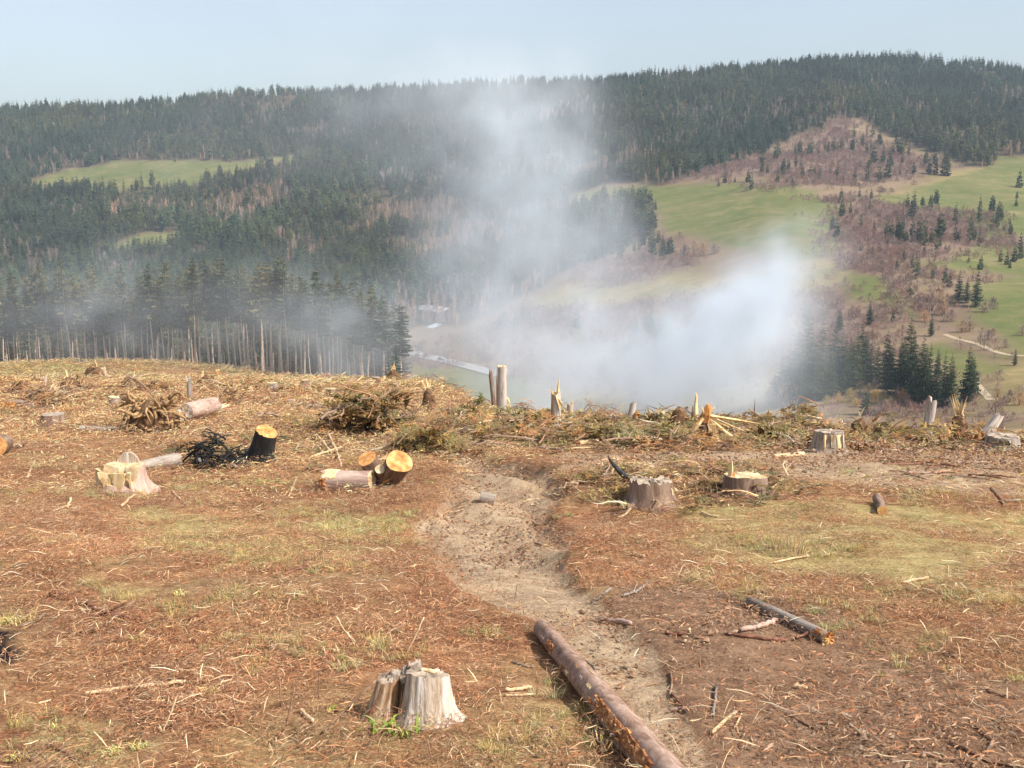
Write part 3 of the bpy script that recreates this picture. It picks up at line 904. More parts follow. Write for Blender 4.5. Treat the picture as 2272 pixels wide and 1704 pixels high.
# far woods ---------------------------------------------------------------
def far_forest():
    pr = []
    for i in range(6):
        mb = MB()
        h = 19.0
        spruce_crown(mb, h * (0.10 if i < 3 else 0.25), h * (1.0 if i < 4 else 0.86), 2.6 + 0.3 * (i % 3) + (0.5 if i > 3 else 0), 13, 6, 1, 500 + i * 7, [(0.066, 0.083, 0.042), (0.08, 0.092, 0.044)], 0.3, 0.4, 0.8 if i < 4 else 0.38)
        mb.tube([(0, 0, -1), (0, 0, h * 0.6)], [0.25, 0.12], 4, 0, (0.2, 0.15, 0.12), False)
        pr.append(proto('far_spruce', mb, ['forest']))
    for i in range(3):      # bare broadleaf trees mixed in
        mb = MB()
        bare_crown(mb, 13.0, 2.6, 130, 900 + i, [(0.36, 0.25, 0.2), (0.30, 0.21, 0.17), (0.40, 0.29, 0.22)])
        pr.append(proto('far_bare', mb, ['forest']))
    x, y = sector_points(66000, 480, 1830, -0.66, 0.66)
    me, ta, scb, fo = far_masks(x, y)
    keep = ((fo > 0.5) & (RNG.random(len(x)) < 0.86)) | ((scb > 0.4) & (y > 480) & (RNG.random(len(x)) < 0.015 + 0.42 * (fbm(x / 38, y / 38, 3, 171) > 0.30)))
    # openings in the wood
    op = fbm(x / 60, y / 60, 3, 77)
    keep &= ~((op > 0.34) & (RNG.random(len(x)) < 0.7))
    x, y = x[keep], y[keep]
    n = len(x)
    u = u_of(x, y)
    br = fbm(x / 75, y / 75, 3, 88)
    pb = np.clip(0.05 + 0.7 * sstep(0.05, 0.42, br), 0, 0.75) * np.interp(u, [0, 500, 900, 1300, 1500, 2200], [0.7, 1.0, 1.4, 1.1, 0.8, 0.7])
    pb = pb * (1 - 0.6 * sstep(1450, 1650, y))
    bare = RNG.random(n) < pb
    idx = np.where(bare, RNG.integers(6, 9, n), RNG.integers(0, 6, n))
    s = RNG.uniform(0.55, 1.15, n) * (1 + 0.42 * fbm(x / 26, y / 26, 3, 191)) * np.where(bare, 0.9, 1.0)
    pos = np.stack([x, y, H0(x, y) - 0.3], 1)
    rot = np.stack([RNG.uniform(-.03, .03, n), RNG.uniform(-.03, .03, n), RNG.uniform(0, 6.28, n)], 1)
    w = s * RNG.uniform(0.85, 1.15, n)
    v = RNG.uniform(0.6, 1.35, n) * (1 + 0.5 * fbm(x / 90, y / 90, 3, 99))
    warm = np.clip(RNG.normal(0.0, 0.5, n) + 1.2 * fbm(x / 140, y / 140, 2, 111), -0.6, 1.3)
    tint = np.stack([v * (1 + 0.35 * warm), v * (1 + 0.12 * warm), v * (1 - 0.12 * warm)], 1)
    scatter('forest', pr, pos, rot, np.stack([w, w, s], 1), idx, tint)
    # the stand's depth: stems and crowns behind the counted trees
    pr2 = []
    for i in range(3):
        mb = MB()
        spruce_crown(mb, 12.5, 24.5, 1.9, 18, 6, 2, 700 + i, GREENS, 0.28, 0.5, 0.62)
        mb.tube([(0, 0, -1), (0, 0, 20)], [0.2, 0.1], 5, 0, (0.4, 0.29, 0.21), False)
        pr2.append(proto('deep_spruce', mb, ['forest']))
    uu = RNG.uniform(-500, 900, 900)
    ed = np.interp(uu, EU, ED)
    yy = ed * 1.0 + 22 + RNG.exponential(45, 900)
    xx = (uu - CX) / (FPX * 0.985) * yy
    k = yy < 420
    uu, xx, yy = uu[k], xx[k], yy[k]
    n = len(xx)
    s = RNG.uniform(0.7, 0.9, n) * np.where(uu < 620, 1, 1 - 0.2 * (uu - 620) / 270)
    v = RNG.uniform(0.7, 1.25, n)
    scatter('forest_interior', pr2, np.stack([xx, yy, H0(xx, yy)], 1), np.stack([np.zeros(n), np.zeros(n), RNG.uniform(0, 6.28, n)], 1),
            np.stack([s, s, s], 1), RNG.integers(0, 3, n), np.stack([v, v, v], 1))

def bare_crown(mb, h, r, ntw, seed, cols, spread=1.0, base=0.15):
    """leafless shrub or tree: stems that fork into a dome of many thin twigs"""
    rn = random.Random(seed)
    for k in range(5):
        a = rn.uniform(0, 6.28)
        rr = r * 0.5 * rn.uniform(0.3, 1.0)
        tip = Vector((math.cos(a) * rr, math.sin(a) * rr, h * rn.uniform(0.55, 0.85)))
        mb.tube([(0, 0, -0.4), tip * 0.5 + Vector((0, 0, h * 0.06)), tip], [0.010 * h, 0.007 * h, 0.003 * h], 3, 0, cols[0], False)
    zc = h * (0.35 + 0.35 * base)
    for _ in range(ntw):
        a, el = rn.uniform(0, 6.28), rn.uniform(-0.75, 1.57)
        q = rn.uniform(0.25, 1.0) ** 0.5 * rn.uniform(0.8, 1.08)
        d = Vector((math.cos(a) * math.cos(el) * r, math.sin(a) * math.cos(el) * r, math.sin(el) * (h - zc)))
        e = Vector((0, 0, zc)) + d * q
        L = 0.45 * r * rn.uniform(0.5, 1.2)
        up = Vector((math.cos(a) * 0.5 + rn.uniform(-.4, .4), math.sin(a) * 0.5 + rn.uniform(-.4, .4), 0.9)).normalized()
        p = e - up * L
        w = 0.03 + 0.010 * h * rn.uniform(0.5, 1.2)
        b2 = rn.uniform(0, 6.28)
        sd = Vector((math.cos(b2), math.sin(b2), rn.uniform(-0.3, 0.3))) * w
        f = rn.uniform(0.75, 1.25)
        c = rn.choice(cols)
        mb.tri(p - sd, p + sd, e, 0, (c[0] * f, c[1] * f, c[2] * f))
far_forest()

# bare scrub of the far slope -------------------------------------------------
def far_scrub():
    pr = []
    for i in range(4):
        mb = MB()
        bare_crown(mb, 4.5, 2.6, 110, 1200 + i, [(0.34, 0.22, 0.19), (0.27, 0.175, 0.155), (0.38, 0.265, 0.215)], 1.5, 0.0)
        pr.append(proto('bush', mb, ['forest']))
    x, y = sector_points(70000, 250, 1400, -0.2, 0.64)
    me, ta, scb, fo = far_masks(x, y)
    cl = fbm(x / 40, y / 40, 3, 131)
    p = np.clip(0.9 * scb + 0.5 * sstep(0.05, 0.4, cl) * (1 - me) * (1 - 0.7 * ta) + 0.10 * (y < 620) * (1 - me), 0, 1) * (1 - fo)
    p = p * np.where(scb > 0.5, 0.5 + 0.5 * sstep(-0.35, 0.1, cl), 1)
    ed = np.interp(u_of(x, y), EU, ED)
    keep = (RNG.random(len(x)) < p * 1.0) & (y > ed * 2.5)
    x, y = x[keep], y[keep]
    n = len(x)
    s = RNG.uniform(0.5, 1.4, n)
    v = RNG.uniform(0.55, 1.0, n)
    warm = RNG.uniform(-0.1, 0.2, n)
    scatter('undergrowth', pr, np.stack([x, y, H0(x, y) - 0.1], 1), np.stack([np.zeros(n), np.zeros(n), RNG.uniform(0, 6.28, n)], 1), np.stack([s, s, s * RNG.uniform(0.7, 1.2, n)], 1), RNG.integers(0, 4, n),
            np.stack([v * (1 + warm), v, v * (1 - 0.5 * warm)], 1))
far_scrub()

# broadleaf bushes one can tell apart -----------------------------------------
def bushes():
    forms = []
    for i, cols in enumerate([[(0.34, 0.24, 0.2), (0.27, 0.19, 0.16)], [(0.32, 0.23, 0.18), (0.38, 0.28, 0.22)], [(0.44, 0.33, 0.09), (0.36, 0.28, 0.1)], [(0.40, 0.31, 0.12), (0.32, 0.24, 0.12)]]):
        st, cr = MB(), MB()
        bare_crown(cr, 7.0, 3.0, 420, 1500 + i, cols, 1.2, 0.0)
        for k in range(4):
            a = k * 1.6 + i
            st.tube([(0.1 * math.cos(a), 0.1 * math.sin(a), -0.4), (0.5 * math.cos(a), 0.5 * math.sin(a), 2.4)], [0.09, 0.05], 5, 0, None, False)
        forms.append((st.mesh('bush_stem', ['bark_brown']), cr.mesh('bush_twigs', ['twig_obj'])))
    rows = [(f, Z6(a, b), h / 2.911, lb, gr) for f, a, b, h, lb, gr in
            [(0, 640, 860, 270, 'grey leafless tree at the edge of the valley smoke', 0), (0, 600, 850, 230, 'grey leafless tree at the edge of the valley smoke', 0), (1, 680, 870, 240, 'grey leafless tree at the edge of the valley smoke', 0)] +
            [(2 + (k % 2), a, b, h, 'yellowish budding willow bush below the valley grove', 1) for k, (a, b, h) in enumerate([(940, 870, 90), (1010, 860, 110), (1090, 850, 130), (1150, 800, 120), (1250, 850, 120), (1300, 860, 120), (1430, 840, 110), (1350, 880, 90), (1130, 880, 80), (1210, 810, 110)])] +
            [(k % 2, a, b, h, 'bare brownish bush in the thicket around two tall spruces', 2) for k, (a, b, h) in enumerate([(1620, 260, 150), (1690, 290, 130), (1740, 330, 110), (1810, 400, 110), (1860, 395, 90), (1960, 270, 110), (2010, 250, 110), (1570, 330, 110), (1540, 240, 110), (1660, 200, 130)])] +
            [(k % 2, a, b, h, 'bare dark bush near the footpath by the green bank', 3) for k, (a, b, h) in enumerate([(1980, 450, 90), (2090, 500, 80), (2010, 420, 70), (2040, 820, 90), (2120, 850, 110), (2180, 870, 120), (2080, 870, 90), (2200, 420, 90)])]]
    rows += [(k % 2, (1512 + a / 2.911, 100 + b / 2.911), h / 2.911, 'bare reddish bush clump below the green meadow', 4) for k, (a, b, h) in enumerate([(20, 1370, 110), (80, 1350, 110), (140, 1360, 110), (210, 1350, 90), (40, 1420, 70), (240, 1340, 60)])]
    groups = ['grey trees by the smoke', 'willow bushes below the grove', 'bushes of the thicket', 'dark bushes by the footpath', 'bush clump below the meadow']
    count = {}
    for f, (px, py), hp, lb, gi in sorted(rows, key=lambda r: r[1][0]):
        count[gi] = count.get(gi, 0) + 1
        lb = lb + ', %s from the left' % nth(count[gi])
        p, mpp = hit(px, py, 60.0)
        s = hp * mpp / 8.5
        t = thing('bare_bush' if gi else 'bare_tree', lb, 'bush' if gi else 'tree', p, (0, 0, random.uniform(0, 6.28)), groups[gi])
        t.scale = (s * 1.15, s * 1.15, s)
        link('stem' if gi else 'trunk', forms[f][0], t)
        link('crown', forms[f][1], t)
bushes()

# ------------------------------------------------------------------ smoke
def smoke():
    blobs = [   # photograph point, distance, half sizes in photograph pixels, half depth in metres, strength
        (1690, 680, 150, 75, 75, 12, 1.45), (1610, 700, 150, 130, 85, 14, 0.95), (1540, 770, 150, 170, 95, 16, 0.85), (1420, 800, 150, 200, 100, 17, 0.36), (1200, 790, 155, 160, 120, 17, 0.34),
        (1750, 620, 146, 60, 55, 9, 0.5), (1830, 555, 145, 50, 45, 8, 0.28), (1640, 850, 142, 110, 70, 13, 0.7), (1350, 880, 142, 260, 70, 13, 0.42), (1130, 870, 142, 120, 60, 13, 0.36),
        (1270, 600, 165, 150, 120, 15, 0.28), (1130, 460, 170, 140, 130, 16, 0.34), (1120, 270, 175, 120, 100, 14, 0.34), (1230, 370, 172, 100, 100, 13, 0.26), (1290, 480, 170, 90, 90, 12, 0.2), (1040, 190, 178, 150, 80, 16, 0.14), (1000, 560, 170, 120, 200, 16, 0.10),
        (1020, 250, 180, 190, 90, 20, 0.12), (860, 130, 190, 300, 130, 25, 0.035), (760, 300, 185, 200, 120, 20, 0.05), (420, 330, 190, 170, 110, 20, 0.03), (300, 560, 190, 200, 90, 18, 0.015),
        (240, 690, 176, 140, 100, 14, 0.17), (540, 700, 162, 160, 90, 14, 0.17), (800, 740, 148, 100, 75, 12, 0.42), (700, 680, 175, 140, 90, 16, 0.12), (930, 740, 165, 100, 90, 14, 0.16), (60, 720, 180, 120, 90, 14, 0.09), (1040, 660, 165, 130, 120, 14, 0.2)]
    ng = bpy.data.node_groups.new('smoke', 'GeometryNodeTree')
    ng.interface.new_socket('Geometry', in_out='INPUT', socket_type='NodeSocketGeometry')
    ng.interface.new_socket('Geometry', in_out='OUTPUT', socket_type='NodeSocketGeometry')
    t = NT(ng)
    t.n('NodeGroupInput')
    go = t.n('NodeGroupOutput')
    pos = t.n('GeometryNodeInputPosition').outputs[0]
    nv = t.n('ShaderNodeTexNoise', {'Vector': pos, 'Scale': 0.045, 'Detail': 4.0, 'Roughness': 0.55})
    def vm(op, a, b=None):
        nd = t.n('ShaderNodeVectorMath', operation=op)
        t.set(nd, 0, a)
        if b is not None: t.set(nd, 1, b)
        return nd
    off = vm('SUBTRACT', nv.outputs['Color'], (0.5, 0.5, 0.5)).outputs[0]
    sc = t.n('ShaderNodeVectorMath', operation='SCALE')
    t.set(sc, 0, off)
    sc.inputs['Scale'].default_value = 28.0
    wp = vm('ADD', pos, sc.outputs[0]).outputs[0]
    tot = None
    lo, hi = Vector((1e9,) * 3), Vector((-1e9,) * 3)
    for px, py, D, rx, rz, ry, st in blobs:
        d = ray(px, py)
        k = D / d.y
        c = Vector((d.x * k, D, CAM_Z + d.z * k))
        mpp = k / FPX
        rad = Vector((rx * mpp, ry, rz * mpp))
        lo = Vector((min(lo[i], c[i] - rad[i] * 2.1) for i in range(3)))
        hi = Vector((max(hi[i], c[i] + rad[i] * 2.1) for i in range(3)))
        q = vm('DIVIDE', vm('SUBTRACT', wp, tuple(c)).outputs[0], tuple(rad)).outputs[0]
        dd = vm('DOT_PRODUCT', q, q).outputs['Value']
        g = t.math('MULTIPLY', t.math('EXPONENT', t.math('MULTIPLY', dd, -1.0)), st)
        tot = g if tot is None else t.math('ADD', tot, g)
    n1 = t.n('ShaderNodeTexNoise', {'Vector': vm('ADD', pos, (213.0, 57.0, 131.0)).outputs[0], 'Scale': 0.15, 'Detail': 7.0, 'Roughness': 0.66, 'Distortion': 0.7}).outputs[0]
    f = t.math('MULTIPLY', t.math('SUBTRACT', n1, 0.36), 4.6)
    f = t.math('MAXIMUM', f, 0.02)
    den = t.math('MULTIPLY', t.math('MULTIPLY', tot, f), SMOKE_K)
    den = t.math('SUBTRACT', den, 0.0002)
    den = t.math('MULTIPLY', t.math('MAXIMUM', den, 0.0), 100.0)
    vox = 1.15
    vc = t.n('GeometryNodeVolumeCube', {'Density': den, 'Background': 0.0, 'Min': tuple(lo), 'Max': tuple(hi),
             'Resolution X': int((hi.x - lo.x) / vox), 'Resolution Y': int((hi.y - lo.y) / vox), 'Resolution Z': int((hi.z - lo.z) / vox)})
    m = bpy.data.materials.new('smoke')
    m.use_nodes = True
    mt = NT(m.node_tree)
    m.node_tree.nodes.clear()
    mo = mt.n('ShaderNodeOutputMaterial')
    pv = mt.n('ShaderNodeVolumePrincipled', {'Color': (0.86, 0.93, 1.0, 1), 'Density': 0.01, 'Anisotropy': 0.0})
    m.node_tree.links.new(pv.outputs[0], mo.inputs['Volume'])
    sm = t.n('GeometryNodeSetMaterial', {'Geometry': vc.outputs[0], 'Material': m})
    ng.links.new(sm.outputs[0], go.inputs[0])
    me = bpy.data.meshes.new('smoke')
    o = link('smoke', me)
    md = o.modifiers.new('smoke', 'NODES')
    md.node_group = ng
    tag(o, 'white wood smoke drifting up from the burning slash below the clearing', None, None, 'stuff')
SMOKE_K = 0.108
smoke()

def haze():
    mb = MB()
    x0, x1, y0, y1, z0, z1 = -2860, 2860, -9, 2770, -160, 268
    k = mb.add((x0, y0, z0), (x1, y0, z0), (x1, y1, z0), (x0, y1, z0), (x0, y0, z1), (x1, y0, z1), (x1, y1, z1), (x0, y1, z1))
    for f in ((3, 2, 1, 0), (4, 5, 6, 7), (0, 1, 5, 4), (1, 2, 6, 5), (2, 3, 7, 6), (3, 0, 4, 7)):
        mb.face(f)
    m = bpy.data.materials.new('haze')
    m.use_nodes = True
    mt = NT(m.node_tree)
    m.node_tree.nodes.clear()
    mo = mt.n('ShaderNodeOutputMaterial')
    pv = mt.n('ShaderNodeVolumePrincipled', {'Color': (0.66, 0.83, 1.0, 1), 'Density': 0.00010, 'Anisotropy': 0.0})
    m.node_tree.links.new(pv.outputs[0], mo.inputs['Volume'])
    o = mb.build('haze', [m])
    tag(o, None, None, None, 'stuff')
haze()
# ------------------------------------------------------------------ forest litter of the clearing
def near_cover(x, y):
    """track, soil and straw weights for scattering"""
    tr = track_mask(x, y)
    tr2 = 1 - sstep(-0.6, 0.6, sdf(TRACK2, x, y) / np.clip(y * 0.05, 0.3, 2.5))
    so = 1 - sstep(-0.8, 0.8, sdf(SOIL, x, y))
    st = np.zeros(x.shape)
    for p in STRAW:
        st = np.maximum(st, 1 - sstep(-1.0, 0.8, sdf(p, x, y) / np.clip(y * 0.05, 0.3, 2.5)))
    ch = np.zeros(x.shape)
    for p in CHAR:
        ch = np.maximum(ch, 1 - sstep(-0.3, 0.3, sdf(p, x, y)))
    return np.maximum(tr, 0.8 * tr2), so, st, ch

PAL_LITTER = [(0.332, 0.148, 0.071), (0.262, 0.107, 0.053), (0.403, 0.200, 0.103), (0.191, 0.086, 0.045), (0.463, 0.272, 0.149), (0.140, 0.070, 0.040), (0.302, 0.158, 0.086), (0.281, 0.128, 0.066), (0.362, 0.190, 0.097), (0.222, 0.107, 0.055), (0.543, 0.376, 0.211)]
PAL_STRAW = [(0.56, 0.45, 0.2), (0.48, 0.38, 0.16), (0.63, 0.53, 0.28), (0.38, 0.33, 0.12), (0.30, 0.31, 0.09), (0.42, 0.28, 0.13)]
PAL_GREEN = [(0.34, 0.34, 0.11), (0.42, 0.40, 0.15), (0.50, 0.46, 0.21), (0.27, 0.28, 0.08)]
PAL_MUD = [(0.24, 0.14, 0.085), (0.31, 0.195, 0.125), (0.17, 0.095, 0.055), (0.36, 0.245, 0.16)]
PAL_SLASH = [(0.22, 0.17, 0.065), (0.17, 0.14, 0.055), (0.28, 0.20, 0.085), (0.30, 0.17, 0.08), (0.12, 0.11, 0.045)]

def litter_clump(seed, rad, n, L0, L1, w0, w1, pal, zmax, curl=0.2, bulk=1):
    rn = random.Random(seed)
    mb = MB()
    for _ in range(n):
        a, rr = rn.uniform(0, 6.283), rad * math.sqrt(rn.random())
        p = Vector((math.cos(a) * rr, math.sin(a) * rr, rn.uniform(0.0, zmax)))
        th = rn.uniform(0, 6.283)
        tl = rn.gauss(0, curl)
        L = rn.uniform(L0, L1) * (0.5 + rn.random())
        w = rn.uniform(w0, w1)
        d = Vector((math.cos(th) * math.cos(tl), math.sin(th) * math.cos(tl), math.sin(tl)))
        s = Vector((-math.sin(th), math.cos(th), rn.uniform(-0.8, 0.8))).normalized() * w
        up = Vector((0, 0, w * rn.uniform(0.4, 1.2)))
        f = rn.uniform(0.7, 1.25)
        c = rn.choice(pal)
        c = (c[0] * f, c[1] * f, c[2] * f)
        mid = p + Vector((0, 0, rn.uniform(-0.1, 0.15) * L))
        b, e = p - d * (L / 2), p + d * (L / 2)
        k = mb.add(b - s * 0.6, b + s * 0.6, mid + s, mid - s, e + s * 0.4, e - s * 0.4, mid + up)
        mb.face((k, k + 1, k + 2, k + 3), 0, c)
        mb.face((k + 3, k + 2, k + 4, k + 5), 0, c)
    return mb

def tuft(seed, n, h, spread, pal, wid):
    rn = random.Random(seed)
    mb = MB()
    for _ in range(n):
        a = rn.uniform(0, 6.283)
        r0 = rn.uniform(0, spread * 0.35)
        b = Vector((math.cos(a) * r0, math.sin(a) * r0, -0.01))
        L = h * rn.uniform(0.45, 1.1)
        ln = rn.uniform(0.3, 1.3)
        a2 = a + rn.gauss(0, 0.6)
        o = Vector((math.cos(a2), math.sin(a2), 0))
        m = b + o * (L * 0.35 * ln) + Vector((0, 0, L * 0.62))
        e = b + o * (L * 0.95 * ln) + Vector((0, 0, L * rn.uniform(0.25, 0.95)))
        s = Vector((-math.sin(a2), math.cos(a2), 0)) * wid
        c = rn.choice(pal)
        f = rn.uniform(0.75, 1.25)
        c = (c[0] * f, c[1] * f, c[2] * f)
        k = mb.add(b - s, b + s, m + s * 0.8, m - s * 0.8, e)
        mb.face((k, k + 1, k + 2, k + 3), 0, c)
        mb.face((k + 3, k + 2, k + 4), 0, c)
    return mb

def tilt(n):
    return np.stack([np.full(n, -0.16) + RNG.uniform(-.05, .05, n), RNG.uniform(-.05, .05, n), RNG.uniform(0, 6.28, n)], 1)

def tint_of(n, lo=0.75, hi=1.25, warm=0.15):
    v = RNG.uniform(lo, hi, n)
    w = RNG.uniform(-warm, warm, n)
    return np.stack([v * (1 + w), v, v * (1 - w)], 1)

def litter():
    # near litter
    pr = [proto('l', litter_clump(2000 + i, 0.28, 260, 0.006 + 0.004 * i, 0.022 + 0.012 * i, 0.0008, 0.0022, PAL_LITTER, 0.008, 0.15), ['litter']) for i in range(5)]
    pr += [proto('l', litter_clump(2050 + i, 0.34, 34, 0.04, 0.13, 0.0010, 0.0026, PAL_LITTER + [(0.5, 0.36, 0.21), (0.6, 0.47, 0.3)], 0.015, 0.08), ['litter']) for i in range(3)]
    pr += [proto('l', litter_clump(2080 + i, 0.34, 60, 0.010, 0.05, 0.0012, 0.0036, PAL_MUD + PAL_LITTER[:3], 0.010, 0.15), ['litter']) for i in range(3)]
    n0 = 15000
    x, y = sector_points(n0, 1.6, 17.0, -0.75, 0.75)
    tr, so, st, ch = near_cover(x, y)
    q = RNG.random(n0)
    keep = q < np.clip((0.35 + 1.1 * sstep(-0.25, 0.35, fbm(x / 0.9, y / 0.9, 3, 13))) * (1 - 0.35 * so * (1 - tr) - 0.45 * st - 0.9 * ch), 0.05, 1) * (1 - 0.97 * tr)
    muddy = so > 0.6
    idx = np.where(muddy, RNG.integers(8, 11, n0), np.where(RNG.random(n0) < 0.7, RNG.integers(0, 5, n0), RNG.integers(5, 8, n0)))
    idx = np.where(muddy & (RNG.random(n0) < 0.25), RNG.integers(5, 8, n0), idx)
    x, y, idx = x[keep], y[keep], idx[keep]
    n = len(x)
    s = RNG.uniform(0.7, 1.25, n)
    patch = 1 + 0.28 * fbm(x / 1.3, y / 1.3, 2, 17)
    tn = tint_of(n, 0.8, 1.2) * patch[:, None]
    scatter('litter', pr, np.stack([x, y, H(x, y) + 0.004], 1), tilt(n), np.stack([s, s, s], 1), idx, tn)
    # coarser litter farther off
    pr = [proto('l', litter_clump(2100 + i, 1.0, 220, 0.04, 0.16, 0.004, 0.011, PAL_LITTER + PAL_STRAW[:3] + PAL_STRAW[5:], 0.025, 0.12), ['litter']) for i in range(4)]
    pr += [proto('l', litter_clump(2150 + i, 1.0, 30, 0.15, 0.5, 0.004, 0.010, PAL_LITTER + [(0.56, 0.4, 0.22)] * 2, 0.04, 0.08), ['litter']) for i in range(3)]
    n0 = 15000
    x, y = sector_points(n0, 12, 75, -0.7, 0.7)
    ed = np.interp(u_of(x, y), EU, ED)
    tr, so, st, ch = near_cover(x, y)
    keep = (RNG.random(n0) < np.clip(1 - 0.5 * st, 0.05, 1) * (1 - 0.97 * tr)) & (y < ed * 1.12)
    x, y = x[keep], y[keep]
    n = len(x)
    s = RNG.uniform(0.7, 1.3, n) * np.clip(y / 30, 0.6, 1.5)
    scatter('litter_coarse', pr, np.stack([x, y, H(x, y) + 0.01], 1), tilt(n), np.stack([s, s, s], 1), RNG.integers(0, 7, n), tint_of(n))
    # litter and brash of the far part of the clearing
    n0 = 9000
    pr = [proto('l', litter_clump(2200 + i, 2.4, 80, 0.2, 0.9, 0.015, 0.04, PAL_LITTER[::2] + [(0.5, 0.36, 0.2)] * 3 + PAL_SLASH + PAL_STRAW, 0.08, 0.12), ['litter']) for i in range(4)]
    x, y = sector_points(n0, 60, 235, -0.62, 0.05)
    ed = np.interp(u_of(x, y), EU, ED)
    keep = (y < ed * 1.05) & (fbm(x / 12, y / 12, 3, 19) > -0.25)
    x, y = x[keep], y[keep]
    n = len(x)
    s = RNG.uniform(0.6, 1.2, n)
    scatter('litter_distant', pr, np.stack([x, y, H(x, y) + 0.02], 1), tilt(n), np.stack([s, s, s], 1), RNG.integers(0, 4, n), tint_of(n))

    # clods of churned soil
    def clods(seed, n, r0, r1, rad):
        rn = random.Random(seed)
        mb = MB()
        for _ in range(n):
            a, q = rn.uniform(0, 6.283), rad * math.sqrt(rn.random())
            c = Vector((math.cos(a) * q, math.sin(a) * q, 0))
            r = rn.uniform(r0, r1) * rn.uniform(0.4, 1.0)
            f = rn.uniform(0.75, 1.15)
            col = rn.choice(PAL_MUD)
            col = (col[0] * f, col[1] * f, col[2] * f)
            v = [c + Vector(d) * (r * rn.uniform(0.6, 1.2)) for d in ((1.3, 0, 0), (0, 1.1, 0), (-1.3, 0, 0), (0, -1.1, 0), (0, 0, 0.75), (0, 0, -0.5))]
            k = mb.add(*v)
            for i in range(4):
                mb.face((k + i, k + (i + 1) % 4, k + 4), 0, col)
                mb.face((k + (i + 1) % 4, k + i, k + 5), 0, col)
        return mb
    pc = [proto('c', clods(2600 + i, 60, 0.004, 0.014 + 0.006 * i, 0.4), ['litter']) for i in range(4)]
    n0 = 12000
    x, y = sector_points(n0, 1.8, 26, -0.75, 0.75)
    tr, so, st, ch = near_cover(x, y)
    cl = fbm(x / 0.8, y / 0.8, 3, 39)
    keep = RNG.random(n0) < np.clip(0.55 * tr + 0.6 * so, 0, 1) * sstep(-0.35, 0.35, cl)
    x, y = x[keep], y[keep]
    n = len(x)
    s = RNG.uniform(0.7, 1.3, n) * np.clip(y / 9, 0.8, 2.0)
    scatter('soil_debris', pc, np.stack([x, y, H(x, y)], 1), tilt(n), np.stack([s, s, s], 1), RNG.integers(0, 4, n), tint_of(n, 0.85, 1.15))

    # dry grass
    tf = [proto('g', tuft(2300 + i, 46, 0.13, 0.16, PAL_STRAW, 0.0016), ['litter']) for i in range(4)] + \
         [proto('g', tuft(2320 + i, 40, 0.12, 0.14, PAL_GREEN, 0.0018), ['litter']) for i in range(3)]
    n0 = 30000
    x, y = sector_points(n0, 1.8, 17, -0.75, 0.75)
    tr, so, st, ch = near_cover(x, y)
    cl = fbm(x / 0.55, y / 0.55, 2, 23) + 0.7 * fbm(x / 2.2, y / 2.2, 2, 27)
    p = sstep(0.22, 0.62, cl + 0.22 * st - 0.05) * (1 - tr) * (1 - 0.93 * so) * (1 - ch) * (0.55 + 0.35 * st)
    keep = RNG.random(n0) < p
    x, y, cl = x[keep], y[keep], cl[keep]
    n = len(x)
    gr = RNG.random(n) < 0.10 + 0.35 * (vnoise(x / 0.7, y / 0.7, 29) > 0.7)
    s = RNG.uniform(0.3, 0.85, n)
    scatter('grass', tf, np.stack([x, y, H(x, y)], 1), tilt(n), np.stack([s, s, s * 0.9], 1), np.where(gr, RNG.integers(4, 7, n), RNG.integers(0, 4, n)), tint_of(n, 0.8, 1.15))
    tf = [proto('g', tuft(2400 + i, 60, 0.30, 0.9, PAL_STRAW + PAL_GREEN[:1], 0.006), ['litter']) for i in range(4)]
    n0 = 16000
    x, y = sector_points(n0, 14, 230, -0.7, 0.7)
    ed = np.interp(u_of(x, y), EU, ED)
    tr, so, st, ch = near_cover(x, y)
    cl = fbm(x / 2.5, y / 2.5, 3, 33)
    keep = (RNG.random(n0) < sstep(-0.1, 0.5, cl + 0.5 * st) * (1 - tr)) & (y < ed * 1.05)
    x, y = x[keep], y[keep]
    n = len(x)
    s = RNG.uniform(0.5, 1.1, n) * np.clip(y / 35, 0.6, 1.8)
    scatter('grass_distant', tf, np.stack([x, y, H(x, y)], 1), tilt(n), np.stack([s, s, s * 0.8], 1), RNG.integers(0, 4, n), tint_of(n, 0.75, 1.15))
litter()

